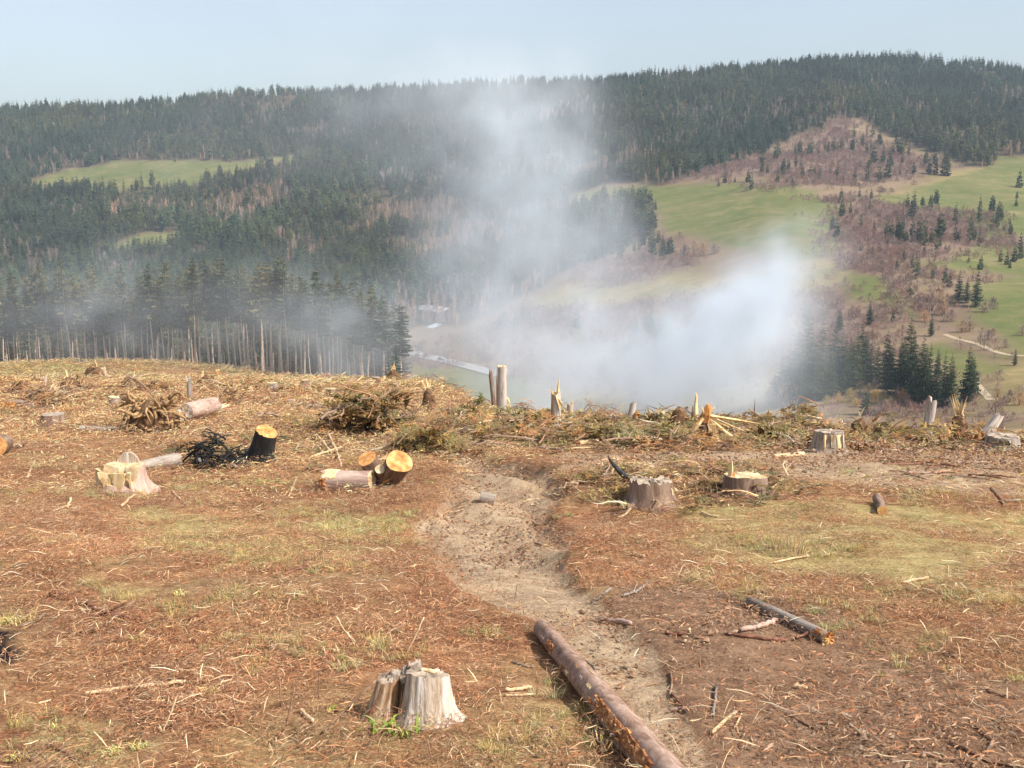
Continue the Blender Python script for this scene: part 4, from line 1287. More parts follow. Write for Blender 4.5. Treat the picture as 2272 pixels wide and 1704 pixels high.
# ------------------------------------------------------------------ branches and brash
def branch_mesh(seed, L, r, needles, ncol, scol, name='branch'):
    """a cut spruce branch along +X with side twigs and, if wanted, needle sprays"""
    rn = random.Random(seed)
    mb = MB()
    pts, n = [], 6
    bend = rn.uniform(-0.25, 0.25)
    for k in range(n + 1):
        q = k / n
        pts.append(Vector((L * q, bend * L * q * q + rn.uniform(-.015, .015) * L, 0.09 * L * math.sin(q * 2.6) * rn.uniform(0.6, 1.2))))
    mb.tube(pts, [r * (1 - 0.8 * k / n) for k in range(n + 1)], 5, 0, scol, True)
    for k in range(20 if needles else 8):
        q = rn.uniform(0.2, 0.98)
        i = min(int(q * n), n - 1)
        p = pts[i].lerp(pts[i + 1], q * n - i)
        sd = rn.choice((-1, 1))
        tl = L * rn.uniform(0.15, 0.34) * (1.15 - 0.6 * q)
        a = sd * rn.uniform(0.5, 1.1)
        d = Vector((math.cos(a), math.sin(a), rn.uniform(-0.15, 0.35)))
        e = p + d * tl
        mb.tube([p, e], [r * 0.35, r * 0.12], 3, 0, scol, False)
        if needles:
            for j in range(4):
                q2 = (j + 0.6) / 4
                c = p.lerp(e, q2)
                for s2 in (-1, 1):
                    w = tl * 0.27 * rn.uniform(0.6, 1.3)
                    nn = Vector((-d.y, d.x, rn.uniform(-0.5, 0.6))) * (s2 * w)
                    col = rn.choice(ncol)
                    f = rn.uniform(0.7, 1.3)
                    mb.tri(c - d * (tl * 0.09), c + d * (tl * 0.09), c + nn + d * (tl * 0.16), 0, (col[0] * f, col[1] * f, col[2] * f))
    return mb.mesh(name, ['twig_obj'])

GREENB = [branch_mesh(3000 + i, 1.0, 0.014, True, PAL_SLASH[:3] + [(0.15, 0.14, 0.05)], (0.24, 0.15, 0.09)) for i in range(4)]
BROWNB = [branch_mesh(3020 + i, 1.0, 0.016, True, [(0.32, 0.17, 0.08), (0.24, 0.13, 0.06), (0.30, 0.22, 0.09)], (0.28, 0.16, 0.1)) for i in range(3)]
BAREB = [branch_mesh(3040 + i, 1.0, 0.020, False, None, (0.34, 0.22, 0.15)) for i in range(4)]
PALEB = [branch_mesh(3060 + i, 1.0, 0.022, False, None, (0.62, 0.46, 0.28)) for i in range(2)]
CHARB = [branch_mesh(3070 + i, 1.0, 0.03, False, None, (0.03, 0.028, 0.028)) for i in range(3)]

def brash_pile(name, label, px, py, wpx, hpx, n, forms, group=None, lift=0.0, cat='brush pile', minl=0.5, maxl=1.0, depth=0.6, up=0.35):
    """a heap of cut branches; each branch is a part"""
    p, mpp = hit(px, py)
    W, Hh = wpx * mpp / 2, hpx * mpp
    t = thing(name, label, cat, p, (0, 0, 0), group)
    rn = random.Random(int(px * 7 + py))
    for k in range(int(n * 2.0)):
        o = link('branch', rn.choice(forms), t)
        q = rn.uniform(-1, 1)
        dome = math.sqrt(max(0.05, 1 - q * q))
        o.location = (W * q * 0.95, rn.uniform(-1, 1) * W * depth, Hh * dome * rn.random() * 0.85 + lift)
        L = rn.uniform(minl, maxl) * min(W * 1.3, max(Hh * 2.2, W * 0.7))
        a = rn.uniform(0, 6.283)
        o.rotation_euler = (rn.uniform(-0.6, 0.6), rn.uniform(-up, 0.2), a)
        o.location = Vector(o.location) - Vector((math.cos(a), math.sin(a), 0)) * (L * 0.5)
        o.location.z -= 0.16 * o.location.y
        o.location.z = max(o.location.z, -0.16 * o.location.y - 0.02)
        o.scale = (L, L * 1.35, L * 1.5)
    return t

def slash_stuff():
    """uncountable brash matted over the ground before the broken trunks"""
    def pr(form):
        return bpy.data.objects.new('b', form)
    def rec(me):
        m2 = me.copy()
        m2.materials.clear()
        m2.materials.append(M['litter'])
        return m2
    protos = [pr(rec(m)) for m in GREENB + BROWNB + BAREB + PALEB]
    rows = []
    for n, poly, s0, s1 in ((520, [(960, 930), (1250, 925), (1650, 935), (2300, 960), (2300, 1015), (1650, 1000), (1250, 1000), (1080, 985)], 0.7, 1.6),
                            (420, [(1020, 900), (1700, 912), (2300, 945), (2300, 985), (1500, 950), (1050, 935)], 0.8, 1.8),
                            (150, [(690, 900), (900, 900), (1010, 985), (960, 1015), (860, 975), (700, 960)], 0.6, 1.3),
                            (330, [(0, 850), (560, 850), (900, 885), (900, 905), (500, 960), (0, 950)], 0.6, 1.7),
                            (160, [(300, 960), (800, 960), (900, 1000), (860, 1060), (400, 1060)], 0.25, 0.7),
                            (120, [(1240, 1080), (1420, 1040), (1750, 1060), (1760, 1130), (1380, 1140)], 0.3, 0.7)):
        pw = poly_world(poly)
        lo, hi = pw.min(0), pw.max(0)
        k = 0
        while k < n:
            x, y = RNG.uniform(lo[0], hi[0], 400), RNG.uniform(lo[1], hi[1], 400)
            ins = sdf(pw, x, y) < 0
            for a, b in zip(x[ins], y[ins]):
                rows.append((a, b, RNG.uniform(s0, s1)))
                k += 1
                if k >= n: break
    a = np.array(rows)
    n = len(a)
    rot = np.stack([RNG.uniform(-.3, .3, n) - 0.1, RNG.uniform(-.06, .08, n), RNG.uniform(0, 6.28, n)], 1)
    idx = np.where(RNG.random(n) < 0.34, RNG.integers(0, 4, n), RNG.integers(4, len(protos), n))
    s = a[:, 2] * 0.82
    scatter('brash_debris', protos, np.stack([a[:, 0], a[:, 1], H(a[:, 0], a[:, 1]) + 0.05], 1), rot, np.stack([s, s * 1.6, s * 1.6], 1), idx, tint_of(n, 0.6, 1.2))
slash_stuff()

def stick(name, label, pts, wpx, mat, cat='stick', group=None, lift=0.5, twigs=2, zpx=None, sides=7):
    """one stick on the ground through photograph points; zpx lifts points above the ground by photograph pixels"""
    P, mp = [], []
    if zpx:
        g0, m = hit(pts[0][0], pts[0][1] + zpx[0])
    for i, (a, b) in enumerate(pts):
        if zpx:
            p = g0 + Vector(((a - pts[0][0]) * m, 0.25 * (a - pts[0][0]) * m, (pts[0][1] + zpx[0] - b) * m))
            P.append(p)
        else:
            p, m = hit(a, b)
            P.append(p + Vector((0, 0, wpx * m / 2 * (1 + lift))))
        mp.append(wpx * m / 2)
    base = P[0].copy()
    rn = random.Random(int(pts[0][0] * 3 + pts[0][1]))
    fine, rad = [], []
    nseg = 6
    for i in range(len(P) - 1):
        for k in range(nseg):
            q = k / nseg
            c = P[i].lerp(P[i + 1], q) - base
            if k: c += Vector((rn.uniform(-1, 1), rn.uniform(-1, 1), rn.uniform(-.6, .6))) * mp[0] * 0.55
            fine.append(c)
            rad.append((mp[i] + (mp[i + 1] - mp[i]) * q) * rn.uniform(0.85, 1.15))
    fine.append(P[-1] - base)
    rad.append(mp[-1] * 0.7)
    mb = MB()
    mb.tube(fine, rad, sides, 0, None, True, 0.08)
    for k in range(twigs):
        i = rn.randrange(1, len(fine) - 1)
        a = rn.uniform(0, 6.28)
        L = (P[-1] - P[0]).length * rn.uniform(0.06, 0.16)
        mb.tube([fine[i], fine[i] + Vector((math.cos(a), math.sin(a), rn.uniform(0.1, 0.7))) * L], [rad[i] * 0.55, rad[i] * 0.25], 4)
    o = mb.build(name, [mat], None, True)
    o.location = base
    tag(o, label, cat, group)
    return o

# ------------------------------------------------------------------ logs, stumps, broken trunks
def ring_noise(seed, n, amp, octs=3):
    rn = random.Random(seed)
    out = [0.0] * n
    for o in range(1, octs + 2):
        ph, a = rn.uniform(0, 6.28), amp / o * rn.uniform(0.5, 1)
        f = o + (1 if o > 1 else 0)
        for k in range(n):
            out[k] += a * math.sin(f * 2 * math.pi * k / n + ph)
    return out

def log_thing(name, label, p0, p1, r0, r1, bark, cut0='cut_wood', cut1='cut_wood', group=None, seed=1, stubs=4, patches=0, sides=20, cat='log', ragged=(0, 0)):
    """a log from p0 to p1; parts: trunk, cut_end, branch_stub, torn_bark"""
    p0, p1 = Vector(p0), Vector(p1)
    ax = p1 - p0
    L = ax.length
    t = thing(name, label, cat, p0, ax.to_track_quat('Z', 'Y').to_euler(), group)
    rn = random.Random(seed)
    prof = ring_noise(seed, sides, 0.075)
    nz = max(8, int(L / max(r0, r1) * 1.5))
    nz = min(nz, 40)
    bow = [(math.sin(3.1 * k / nz + seed) * 0.05 * r0, math.cos(2.3 * k / nz + seed) * 0.05 * r0) for k in range(nz + 1)]
    def rad(k, th):
        q = k / nz
        return (r0 + (r1 - r0) * q) * (1 + prof[th] + rn.uniform(-.012, .012))
    mb = MB()
    rings = []
    for k in range(nz + 1):
        ring = []
        for th in range(sides):
            a = 2 * math.pi * th / sides
            z = L * k / nz
            if k == 0 and ragged[0]: z += rn.uniform(-1, 1) * ragged[0]
            if k == nz and ragged[1]: z += rn.uniform(-1, 1) * ragged[1]
            r = rad(k, th)
            ring.append(mb.add((r * math.cos(a) + bow[k][0], r * math.sin(a) + bow[k][1], z)))
        rings.append(ring)
    for k in range(nz):
        for th in range(sides):
            t2 = (th + 1) % sides
            mb.face((rings[k][th], rings[k][t2], rings[k + 1][t2], rings[k + 1][th]))
    mb.build('trunk', [bark], t, True)
    for k, mat, flip in ((0, cut0, True), (nz, cut1, False)):
        m2 = MB()
        c = m2.add((0, 0, 0))
        rim, mid = [], []
        for th in range(sides):
            v = mb.v[rings[k][th]]
            rim.append(m2.add((v[0] - bow[k][0], v[1] - bow[k][1], v[2] - L * k / nz)))
        for th in range(sides):
            v = m2.v[rim[th]]
            mid.append(m2.add((v[0] * 0.55, v[1] * 0.55, rn.uniform(-1, 1) * (ragged[1 if k else 0] + 0.02 * r0))))
        for th in range(sides):
            t2 = (th + 1) % sides
            f1, f2 = (mid[th], rim[th], rim[t2], mid[t2]), (c, mid[th], mid[t2])
            m2.face(tuple(reversed(f1)) if flip else f1)
            m2.face(tuple(reversed(f2)) if flip else f2)
        e = m2.build('cut_end', [mat], t)
        e.location = (bow[k][0], bow[k][1], L * k / nz)
    for s in range(stubs):
        q, a = rn.uniform(0.08, 0.95), rn.uniform(0, 6.28)
        r = r0 + (r1 - r0) * q
        d = Vector((math.cos(a), math.sin(a), rn.uniform(-0.2, 0.5))).normalized()
        st = MB()
        st.tube([(0, 0, 0), d * (r * rn.uniform(0.22, 0.5))], [r * 0.17, r * 0.13], 7, 0, None, True, 0.1, 1)
        o = st.build('branch_stub', [bark, 'cut_wood'], t, False)
        o.location = (math.cos(a) * r * 0.93, math.sin(a) * r * 0.93, L * q)
    return t, L

def surface_patch(t, L, r0, r1, q0, q1, a0, a1, mat, seed, rough=0.06, name='torn_bark'):
    """a strip of torn bark or bared wood lying on a log's surface"""
    rn = random.Random(seed)
    mb = MB()
    nz, na = max(3, int(10 * abs(q1 - q0) * L / (r0 * 3)) + 3), 8
    nz = min(nz, 26)
    g = []
    for i in range(nz + 1):
        row = []
        for j in range(na + 1):
            fi, fj = i / nz, j / na
            edge = min(fi, 1 - fi, fj, 1 - fj)
            q = q0 + (q1 - q0) * (fi + rn.uniform(-.5, .5) / nz)
            a = a0 + (a1 - a0) * (fj + rn.uniform(-.7, .7) / na)
            r = (r0 + (r1 - r0) * q) * (1.0 + (0.035 + rn.uniform(0, rough) if edge > 0.02 else -0.03))
            row.append(mb.add((r * math.cos(a), r * math.sin(a), q * L)))
        g.append(row)
    for i in range(nz):
        for j in range(na):
            mb.face((g[i][j], g[i][j + 1], g[i + 1][j + 1], g[i + 1][j]))
    return mb.build(name, [mat], t)

def log_px(name, label, a, b, w0, w1, bark, sink=0.12, **kw):
    """log lying on the ground between photograph points"""
    p0, m0 = hit(*a)
    p1, m1 = hit(*b)
    r0, r1 = w0 * m0 / 2, w1 * m1 / 2
    p0 = p0 + Vector((0, 0, r0 * (1 - sink)))
    p1 = p1 + Vector((0, 0, r1 * (1 - sink)))
    t, L = log_thing(name, label, p0, p1, r0, r1, bark, **kw)
    return t, L, r0, r1

def splinter(parent, base, d, L, w, mat='fresh_wood', flat=0.35, seed=0, name='splinter'):
    """a long wedge of torn wood"""
    rn = random.Random(seed)
    d = Vector(d).normalized()
    a, b, _ = basis(d)
    ang = rn.uniform(0, 3.14)
    a, b = a * math.cos(ang) + b * math.sin(ang), b * math.cos(ang) - a * math.sin(ang)
    mb = MB()
    prev = None
    n = 4
    for k in range(n + 1):
        q = k / n
        ww = w * (1 - q) ** 0.7 * rn.uniform(0.8, 1.15) + 0.002
        c = d * (L * q) + a * (w * 0.4 * math.sin(q * 3 + seed))
        ring = [mb.add(c + a * ww + b * ww * flat), mb.add(c - a * ww + b * ww * flat), mb.add(c - a * ww - b * ww * flat), mb.add(c + a * ww - b * ww * flat)]
        if prev:
            for j in range(4):
                j2 = (j + 1) % 4
                mb.face((prev[j], prev[j2], ring[j2], ring[j]))
        else:
            mb.face((ring[3], ring[2], ring[1], ring[0]))
        prev = ring
    mb.face(tuple(prev))
    o = mb.build(name, [mat], parent)
    o.location = base
    return o

def stump(name, label, pos, Rr, Ht, bark, cut, flare=0.55, lobes=5, tilt_=(0, 0), top_slope=0.0, top_dir=0.0, jag=0.0, seed=1, roots=3, group=None, sides=44, rotz=0.0, taper=0.1, step=None, cat='stump', furrow=0.02, root_mat=None):
    t = thing(name, label, cat, pos, (tilt_[0], tilt_[1], rotz), group)
    rn = random.Random(seed)
    prof = ring_noise(seed, sides, 0.05)
    ph = rn.uniform(0, 6.28)
    lob = [rn.uniform(0.4, 1.2) for _ in range(lobes)]
    tops = []
    for th in range(sides):
        a = 2 * math.pi * th / sides
        z = Ht + top_slope * Rr * math.cos(a - top_dir) + (rn.uniform(0, 1) ** 2) * jag
        if step:
            z -= step[1] * Ht * sstep(-0.25, 0.25, math.cos(a - step[0]) - step[2])
        tops.append(float(z))
    mb = MB()
    nz = 12
    rings = []
    z0 = -0.22 * Rr - 0.06
    for k in range(nz + 1):
        q = (k / nz) ** 1.5 if k else 0
        ring = []
        for th in range(sides):
            a = 2 * math.pi * th / sides
            z = z0 + (tops[th] - z0) * q
            fl = 0.0
            for i in range(lobes):
                dlt = math.cos(a - ph - 2 * math.pi * i / lobes)
                fl += lob[i] * max(0, dlt) ** 7
            r = Rr * (1 + prof[th]) * (1 + taper * (1 - q)) + Rr * flare * (0.3 + fl) * math.exp(-max(z, 0) / (0.42 * Rr)) * (1.0 if z > 0 else 1 + 0.5 * -z / Rr)
            if furrow:
                r *= 1 + furrow * math.sin(a * 13 + 2 * math.sin(a * 3 + seed) + z * 3) * (0.6 + 0.4 * math.sin(a * 5 + seed)) + rn.uniform(-.3, .3) * furrow
            ring.append(mb.add((r * math.cos(a), r * math.sin(a), z)))
        rings.append(ring)
    for k in range(nz):
        for th in range(sides):
            t2 = (th + 1) % sides
            mb.face((rings[k][th], rings[k][t2], rings[k + 1][t2], rings[k + 1][th]))
    mb.build('trunk', [bark], t, True)
    m2 = MB()
    rim = [m2.add(mb.v[i]) for i in rings[-1]]
    prev = rim
    zc = sum(tops) / sides
    for f in (0.93, 0.7, 0.45, 0.2):
        cur = []
        for th in range(sides):
            v = mb.v[rings[-1][th]]
            cur.append(m2.add((v[0] * f, v[1] * f, v[2] * (0.5 + 0.5 * f) + zc * (0.5 - 0.5 * f) + rn.uniform(-1, 1) * (0.008 * Rr + jag * 0.25) - (0.0 if f > 0.9 else 0.0))))
        for th in range(sides):
            t2 = (th + 1) % sides
            m2.face((prev[th], prev[t2], cur[t2], cur[th]))
        prev = cur
    m2.face(tuple(prev))
    m2.build('cut_face', [cut], t)
    for i in range(roots):
        a = ph + 2 * math.pi * (i * lobes // max(roots, 1)) / lobes + rn.uniform(-.3, .3)
        L = Rr * rn.uniform(0.9, 1.7)
        pts = []
        for k in range(5):
            q = k / 4
            pts.append(Vector((math.cos(a + 0.3 * q * rn.uniform(-1, 1)) * (Rr * 0.95 + L * q), math.sin(a + 0.3 * q * rn.uniform(-1, 1)) * (Rr * 0.95 + L * q), Rr * 0.22 * (1 - q) ** 2 - 0.12 * Rr * q - 0.16 * math.sin(a) * L * q)))
        r = MB()
        r.tube(pts, [Rr * 0.22 * (1 - 0.8 * k / 4) for k in range(5)], 8, 0, None, True, 0.1)
        r.build('root', [root_mat or bark], t, True)
    return t

def stump_px(name, label, px, py, wpx, hpx, bark, cut, sink=0.0, **kw):
    """stump whose base is at a photograph point, top wpx wide and hpx high"""
    p, m = hit(px, py)
    Rr = wpx * m / 2
    p = p + Vector((0, Rr * 0.9, 0))
    p.z = gz(p.x, p.y) - sink * Rr
    return stump(name, label, p, Rr, hpx * m, bark, cut, **kw), Rr, hpx * m, m

def snag(name, label, px, py, wpx, hpx, bark, lean=(0.0, 0.0), seed=1, jag=0.35, nspl=5, group=None, taper=0.12, wood='fresh_wood', cat='snag', flare=0.15, spl_len=0.3):
    """a trunk snapped off above the ground; parts: trunk, broken_face, splinter"""
    p, m = hit(px, py)
    Rr, Ht = wpx * m / 2, hpx * m
    p = p + Vector((0, Rr, 0))
    p.z = gz(p.x, p.y)
    t = thing(name, label, cat, p, (lean[1], lean[0], 0), group)
    rn = random.Random(seed)
    sides = 22
    prof = ring_noise(seed, sides, 0.06)
    jg = ring_noise(seed + 5, sides, 0.5, 4)
    mb = MB()
    nz = 14
    rings = []
    tops = [Ht * (1 - jag * 0.5) + jag * Ht * (0.5 * jg[k] + rn.uniform(-.12, .12)) for k in range(sides)]
    tops = [min(z, Ht) for z in tops]
    for k in range(nz + 1):
        q = k / nz
        ring = []
        for th in range(sides):
            a = 2 * math.pi * th / sides
            z = -0.1 + (tops[th] + 0.1) * q
            r = Rr * (1 + prof[th]) * (1 + taper * (1 - q)) + flare * Rr * math.exp(-max(z, 0) / (0.8 * Rr))
            ring.append(mb.add((r * math.cos(a), r * math.sin(a), z)))
        rings.append(ring)
    for k in range(nz):
        for th in range(sides):
            t2 = (th + 1) % sides
            mb.face((rings[k][th], rings[k][t2], rings[k + 1][t2], rings[k + 1][th]))
    mb.build('trunk', [bark], t, True)
    m2 = MB()
    prev = [m2.add((mb.v[i][0], mb.v[i][1], mb.v[i][2])) for i in rings[-1]]
    for f in (0.86, 0.5, 0.2):
        cur = []
        for th in range(sides):
            v = mb.v[rings[-1][th]]
            cur.append(m2.add((v[0] * f, v[1] * f, v[2] - Rr * rn.uniform(0.1, 0.9) * (1 - f) * 1.2)))
        for th in range(sides):
            t2 = (th + 1) % sides
            m2.face((prev[th], prev[t2], cur[t2], cur[th]))
        prev = cur
    m2.face(tuple(prev))
    m2.build('broken_face', [wood], t)
    for s in range(nspl):
        th = rn.randrange(sides)
        a = 2 * math.pi * th / sides
        d = Vector((math.cos(a) * rn.uniform(0.05, 0.5), math.sin(a) * rn.uniform(0.05, 0.5), 1))
        splinter(t, (Rr * 0.7 * math.cos(a), Rr * 0.7 * math.sin(a), tops[th] - Rr * 0.4), d, Ht * spl_len * rn.uniform(0.5, 1.1), Rr * rn.uniform(0.12, 0.3), wood, 0.4, seed * 10 + s)
    return t, Rr, Ht, m

def root_mass(name, label, px, py, wpx, hpx, n=22, mat='root', clod='soil_clod', group=None, seed=1, cat='root mass', spread=1.0, spikes=0):
    """an upturned root plate: an earthy core and tangled roots, each a part"""
    p, m = hit(px, py)
    W, Ht = wpx * m / 2, hpx * m
    p = p + Vector((0, W * 0.5, 0))
    p.z = gz(p.x, p.y)
    t = thing(name, label, cat, p, (0, 0, 0), group)
    rn = random.Random(seed)
    mb = MB()
    sides, nz = 18, 9
    pr = [ring_noise(seed + k, sides, 0.16) for k in range(nz + 1)]
    rings = []
    for k in range(nz + 1):
        q = k / nz
        r = W * 0.74 * math.sin(math.pi * (0.16 + 0.8 * q)) ** 0.8
        rings.append([mb.add((r * (1 + pr[k][th]) * math.cos(6.283 * th / sides), 0.7 * r * (1 + pr[k][th]) * math.sin(6.283 * th / sides), -0.1 * Ht + Ht * 0.9 * q)) for th in range(sides)])
    for k in range(nz):
        for th in range(sides):
            t2 = (th + 1) % sides
            mb.face((rings[k][th], rings[k][t2], rings[k + 1][t2], rings[k + 1][th]))
    mb.face(tuple(rings[-1]))
    mb.build('earth_core', [clod], t, True)
    for i in range(int(n * 1.3)):
        a = rn.uniform(0, 6.283)
        z = Ht * rn.uniform(0.1, 0.8)
        st = Vector((math.cos(a) * W * 0.5, math.sin(a) * W * 0.36, z))
        d = Vector((math.cos(a), math.sin(a) * 0.7, rn.uniform(-0.7, 0.9))).normalized()
        L = W * rn.uniform(0.35, 0.8) * spread
        pts = [Vector((0, 0, 0))]
        for k in range(4):
            d = (d + Vector((rn.uniform(-.8, .8), rn.uniform(-.8, .8), rn.uniform(-.8, .45)))).normalized()
            pts.append(pts[-1] + d * (L / 4))
        r = W * rn.uniform(0.025, 0.085)
        b = MB()
        b.tube(pts, [r * (1 - 0.75 * k / 4) for k in range(5)], 6, 0, None, True, 0.12)
        o = b.build('root', [mat], t, True)
        o.location = st
    for i in range(spikes):
        a = rn.uniform(0, 6.283)
        splinter(t, (rn.uniform(-.3, .3) * W, 0, Ht * 0.7), (math.cos(a) * 0.4, math.sin(a) * 0.3, 1), Ht * rn.uniform(0.3, 0.6), W * 0.09, 'fresh_wood', 0.4, seed + i)
    return t
# ------------------------------------------------------------------ things close to the camera
# big log across the track
pa, ma = hit(1203, 1408)
pb, mb_ = hit(1480, 1764)
ra, rb = 40 * ma / 2, 98 * mb_ / 2
pa.z += ra * 0.75
pb.z += rb * 0.75
pb = pb + (pb - pa).normalized() * 0.7
t, L = log_thing('log', 'long brown log lying across the muddy track, running out of the picture below', pa, pb, ra, rb, 'bark_log', 'torn_bark', 'cut_wood', None, 4, 3, sides=28)
inv = (pb - pa).to_track_quat('Z', 'Y').inverted()
dl = inv @ Vector((-0.72, -0.45, 0.55))
A0 = math.atan2(dl.y, dl.x)          # the side of the log turned to the camera and left
dr = inv @ Vector((0.0, -0.3, 1.0))
A1 = math.atan2(dr.y, dr.x)
surface_patch(t, L, ra, rb, 0.50, 0.78, A0 - 0.42, A0 + 0.42, 'torn_bark', 5, 0.10)
surface_patch(t, L, ra, rb, 0.13, 0.19, A0 - 0.2, A0 + 0.75, 'torn_bark', 6, 0.08)
surface_patch(t, L, ra, rb, 0.27, 0.31, A0 + 0.3, A0 + 0.8, 'torn_bark', 7, 0.05)
surface_patch(t, L, ra, rb, 0.85, 0.97, A0 - 0.1, A0 + 0.9, 'torn_bark', 8, 0.09)
for i, (q, a, w) in enumerate([(0.14, A0 - 0.1, 0.12), (0.165, A0 + 0.55, 0.16), (0.29, A0 + 0.5, 0.16), (0.335, A1 + 0.35, 0.1), (0.305, A0 + 0.35, 0.08), (0.43, A1 + 0.55, 0.15), (0.47, A0 + 0.15, 0.16), (0.5, A0 - 0.1, 0.13), (0.38, A1 - 0.2, 0.06),
                               (0.62, A1 + 0.6, 0.08), (0.80, A0 - 0.2, 0.12), (0.72, A0 + 0.2, 0.12), (0.66, A0, 0.12), (0.58, A0 + 0.3, 0.14)]):
    surface_patch(t, L, ra, rb, q, q + 0.016 + 0.006 * (i % 3), a, a + w * 1.6, 'fresh_wood' if i % 3 else 'orange_wood', 20 + i, 0.05, 'bark_scar')
rn = random.Random(19)
for k in range(26):
    q, a = rn.uniform(0.02, 0.9), A0 + rn.uniform(-0.6, 1.9)
    surface_patch(t, L, ra, rb, q, q + rn.uniform(0.006, 0.022), a, a + rn.uniform(0.08, 0.3), rn.choice(['torn_bark', 'bark_brown', 'bark_grey', 'bark_pink']), 900 + k, 0.04, 'bark_scar')
rn = random.Random(9)
for k in range(30):     # flakes of bark standing off the torn strip
    q = rn.uniform(0.48, 0.80)
    r = ra + (rb - ra) * q
    a = A0 + rn.uniform(-0.45, 0.45)
    splinter(t, (r * math.cos(a), r * math.sin(a), q * L), (math.cos(a) * 0.5, math.sin(a) * 0.5, rn.choice((-1, 1)) * 1.0), r * rn.uniform(0.25, 0.6), r * rn.uniform(0.04, 0.1), rn.choice(['torn_bark', 'orange_wood']), 0.3, 60 + k, 'bark_flake')

# shorter grey log on the bare soil at right
t, L, r0, r1 = log_px('log', 'short grey bark log on bare soil with thin sticks beside it', (1665, 1345), (1838, 1428), 24, 30, 'bark_grey', 0.15, cut0='bark_brown', cut1='cut_wood', seed=12, stubs=3, ragged=(0.01, 0.012))
inv = (hit(1838, 1428)[0] - hit(1665, 1345)[0]).to_track_quat('Z', 'Y').inverted()
dv = inv @ Vector((-0.3, -0.8, 0.6)); a = math.atan2(dv.y, dv.x)
surface_patch(t, L, r0, r1, 0.88, 0.97, a - 0.6, a + 0.6, 'torn_bark', 3, 0.1)
surface_patch(t, L, r0, r1, 0.52, 0.56, a, a + 0.6, 'fresh_wood', 4, 0.04, 'bark_scar')
for k in range(5):
    splinter(t, (r1 * math.cos(k * 1.3), r1 * math.sin(k * 1.3), L * 0.98), (math.cos(k * 1.3) * 0.7, math.sin(k * 1.3) * 0.7, 1), r1 * 0.8, r1 * 0.13, 'fresh_wood', 0.4, k)

Z8 = lambda a, b: (1136 + a / 1.947, 1134 + b / 1.947)
Z7 = lambda a, b: (a / 1.947, 1134 + b / 1.947)
def stk(lb, pts, w, mat, Z, group=None, name='stick', **kw):
    return stick(name, lb, [Z(*p) for p in pts], w / 1.947, mat, 'stick', group, **kw)
stk('thicker reddish stick touching the short grey log', [(985, 528), (1065, 510), (1145, 485)], 22, 'bark_pink', Z8)
stk('long reddish stick in front of the short grey log', [(918, 535), (1000, 548), (1100, 560), (1190, 566)], 13, 'stick_red', Z8)
stk('thin stick leaning over the end of the short grey log', [(1225, 565), (1270, 545), (1315, 520)], 12, 'stick_red', Z8, lift=2.0)
stk('stubby peeled stick on grey mud beside the upper end of the long log', [(368, 477), (440, 488), (515, 497)], 20, 'bark_pink', Z8, twigs=0)
stk('straight grey stick lying on the mud above the long log', [(340, 402), (385, 375), (430, 342)], 12, 'bark_grey', Z8)
stk('curved grey branch above the mud between track and soil', [(482, 374), (545, 350), (605, 305)], 12, 'bark_grey', Z8)
stk('short pale stick standing askew on bare soil', [(742, 570), (758, 538), (770, 505)], 15, 'stick_pale', Z8, twigs=0, zpx=[0, 5, 14])
stk('short red branch beside a pale askew stick', [(660, 530), (700, 542), (750, 535)], 14, 'stick_red', Z8)
stk('split pale stick on bare soil near the lower edge', [(862, 968), (915, 920), (972, 876)], 17, 'stick_pale', Z8, twigs=0)
stk('thin upright grey twig on the bare soil', [(868, 892), (880, 825), (884, 760)], 13, 'bark_grey', Z8)
stk('thin pale twig beside the split stick', [(965, 938), (980, 905), (992, 880)], 9, 'stick_pale', Z8, twigs=0)
stk('brown stick across the soil towards the grassy side', [(1745, 585), (1830, 610), (1915, 637)], 12, 'stick_brown', Z8)
stk('flat pale splinter of wood on the straw slope', [(1682, 318), (1740, 305), (1798, 294)], 12, 'stick_pale', Z8, twigs=0)
stk('small pale block of wood alone on the bare soil', [(1215, 768), (1275, 772)], 18, 'stick_pale', Z8, twigs=0, name='wood_chunk')
stk('dark forked branch in the lower corner', [(1975, 912), (2030, 960), (2078, 1002), (2040, 1060), (1985, 1115)], 13, 'stick_brown', Z8, name='branch')
stk('long dark branch under the forked one in the lower corner', [(1890, 1005), (1970, 1040), (2065, 1092), (2200, 1110)], 15, 'stick_brown', Z8, name='branch')
stk('thin curved twig on soil left of the dark hollow', [(1530, 752), (1560, 720), (1588, 692)], 8, 'stick_brown', Z8)
stk('thin dark twig arching over soil by the straw edge', [(2050, 780), (2110, 800), (2180, 815)], 9, 'stick_brown', Z8)
stk('thin grey twig curving over mud beside the long log', [(300, 640), (345, 670), (360, 690)], 8, 'bark_grey', Z8)
stk('slender twig pointing down the track beside the long log', [(685, 700), (690, 760), (680, 810)], 10, 'stick_brown', Z8)
stk('reddish stick resting on the soil beside crossing twigs', [(680, 870), (720, 864), (755, 858)], 14, 'bark_pink', Z8, twigs=0)
stk('brown stick slanting down among crossing twigs', [(690, 800), (725, 835), (762, 870)], 13, 'stick_red', Z8)
stk('long thin twig over the soil by the lower edge', [(1185, 880), (1250, 915), (1310, 945)], 9, 'stick_brown', Z8)
stk('long pale splinter left of the long log', [(-30, 782), (30, 778), (85, 770)], 16, 'stick_pale', Z8, twigs=0)
stk('thin pale splinter just below another left of the long log', [(-30, 803), (40, 802), (100, 800)], 11, 'stick_pale', Z8, twigs=0)
stk('thin twig over the needles left of the long log', [(0, 655), (50, 672), (95, 678)], 8, 'bark_grey', Z8)
stk('small twig in the track where it bends', [(100, 145), (135, 155), (175, 152)], 9, 'stick_brown', Z8)
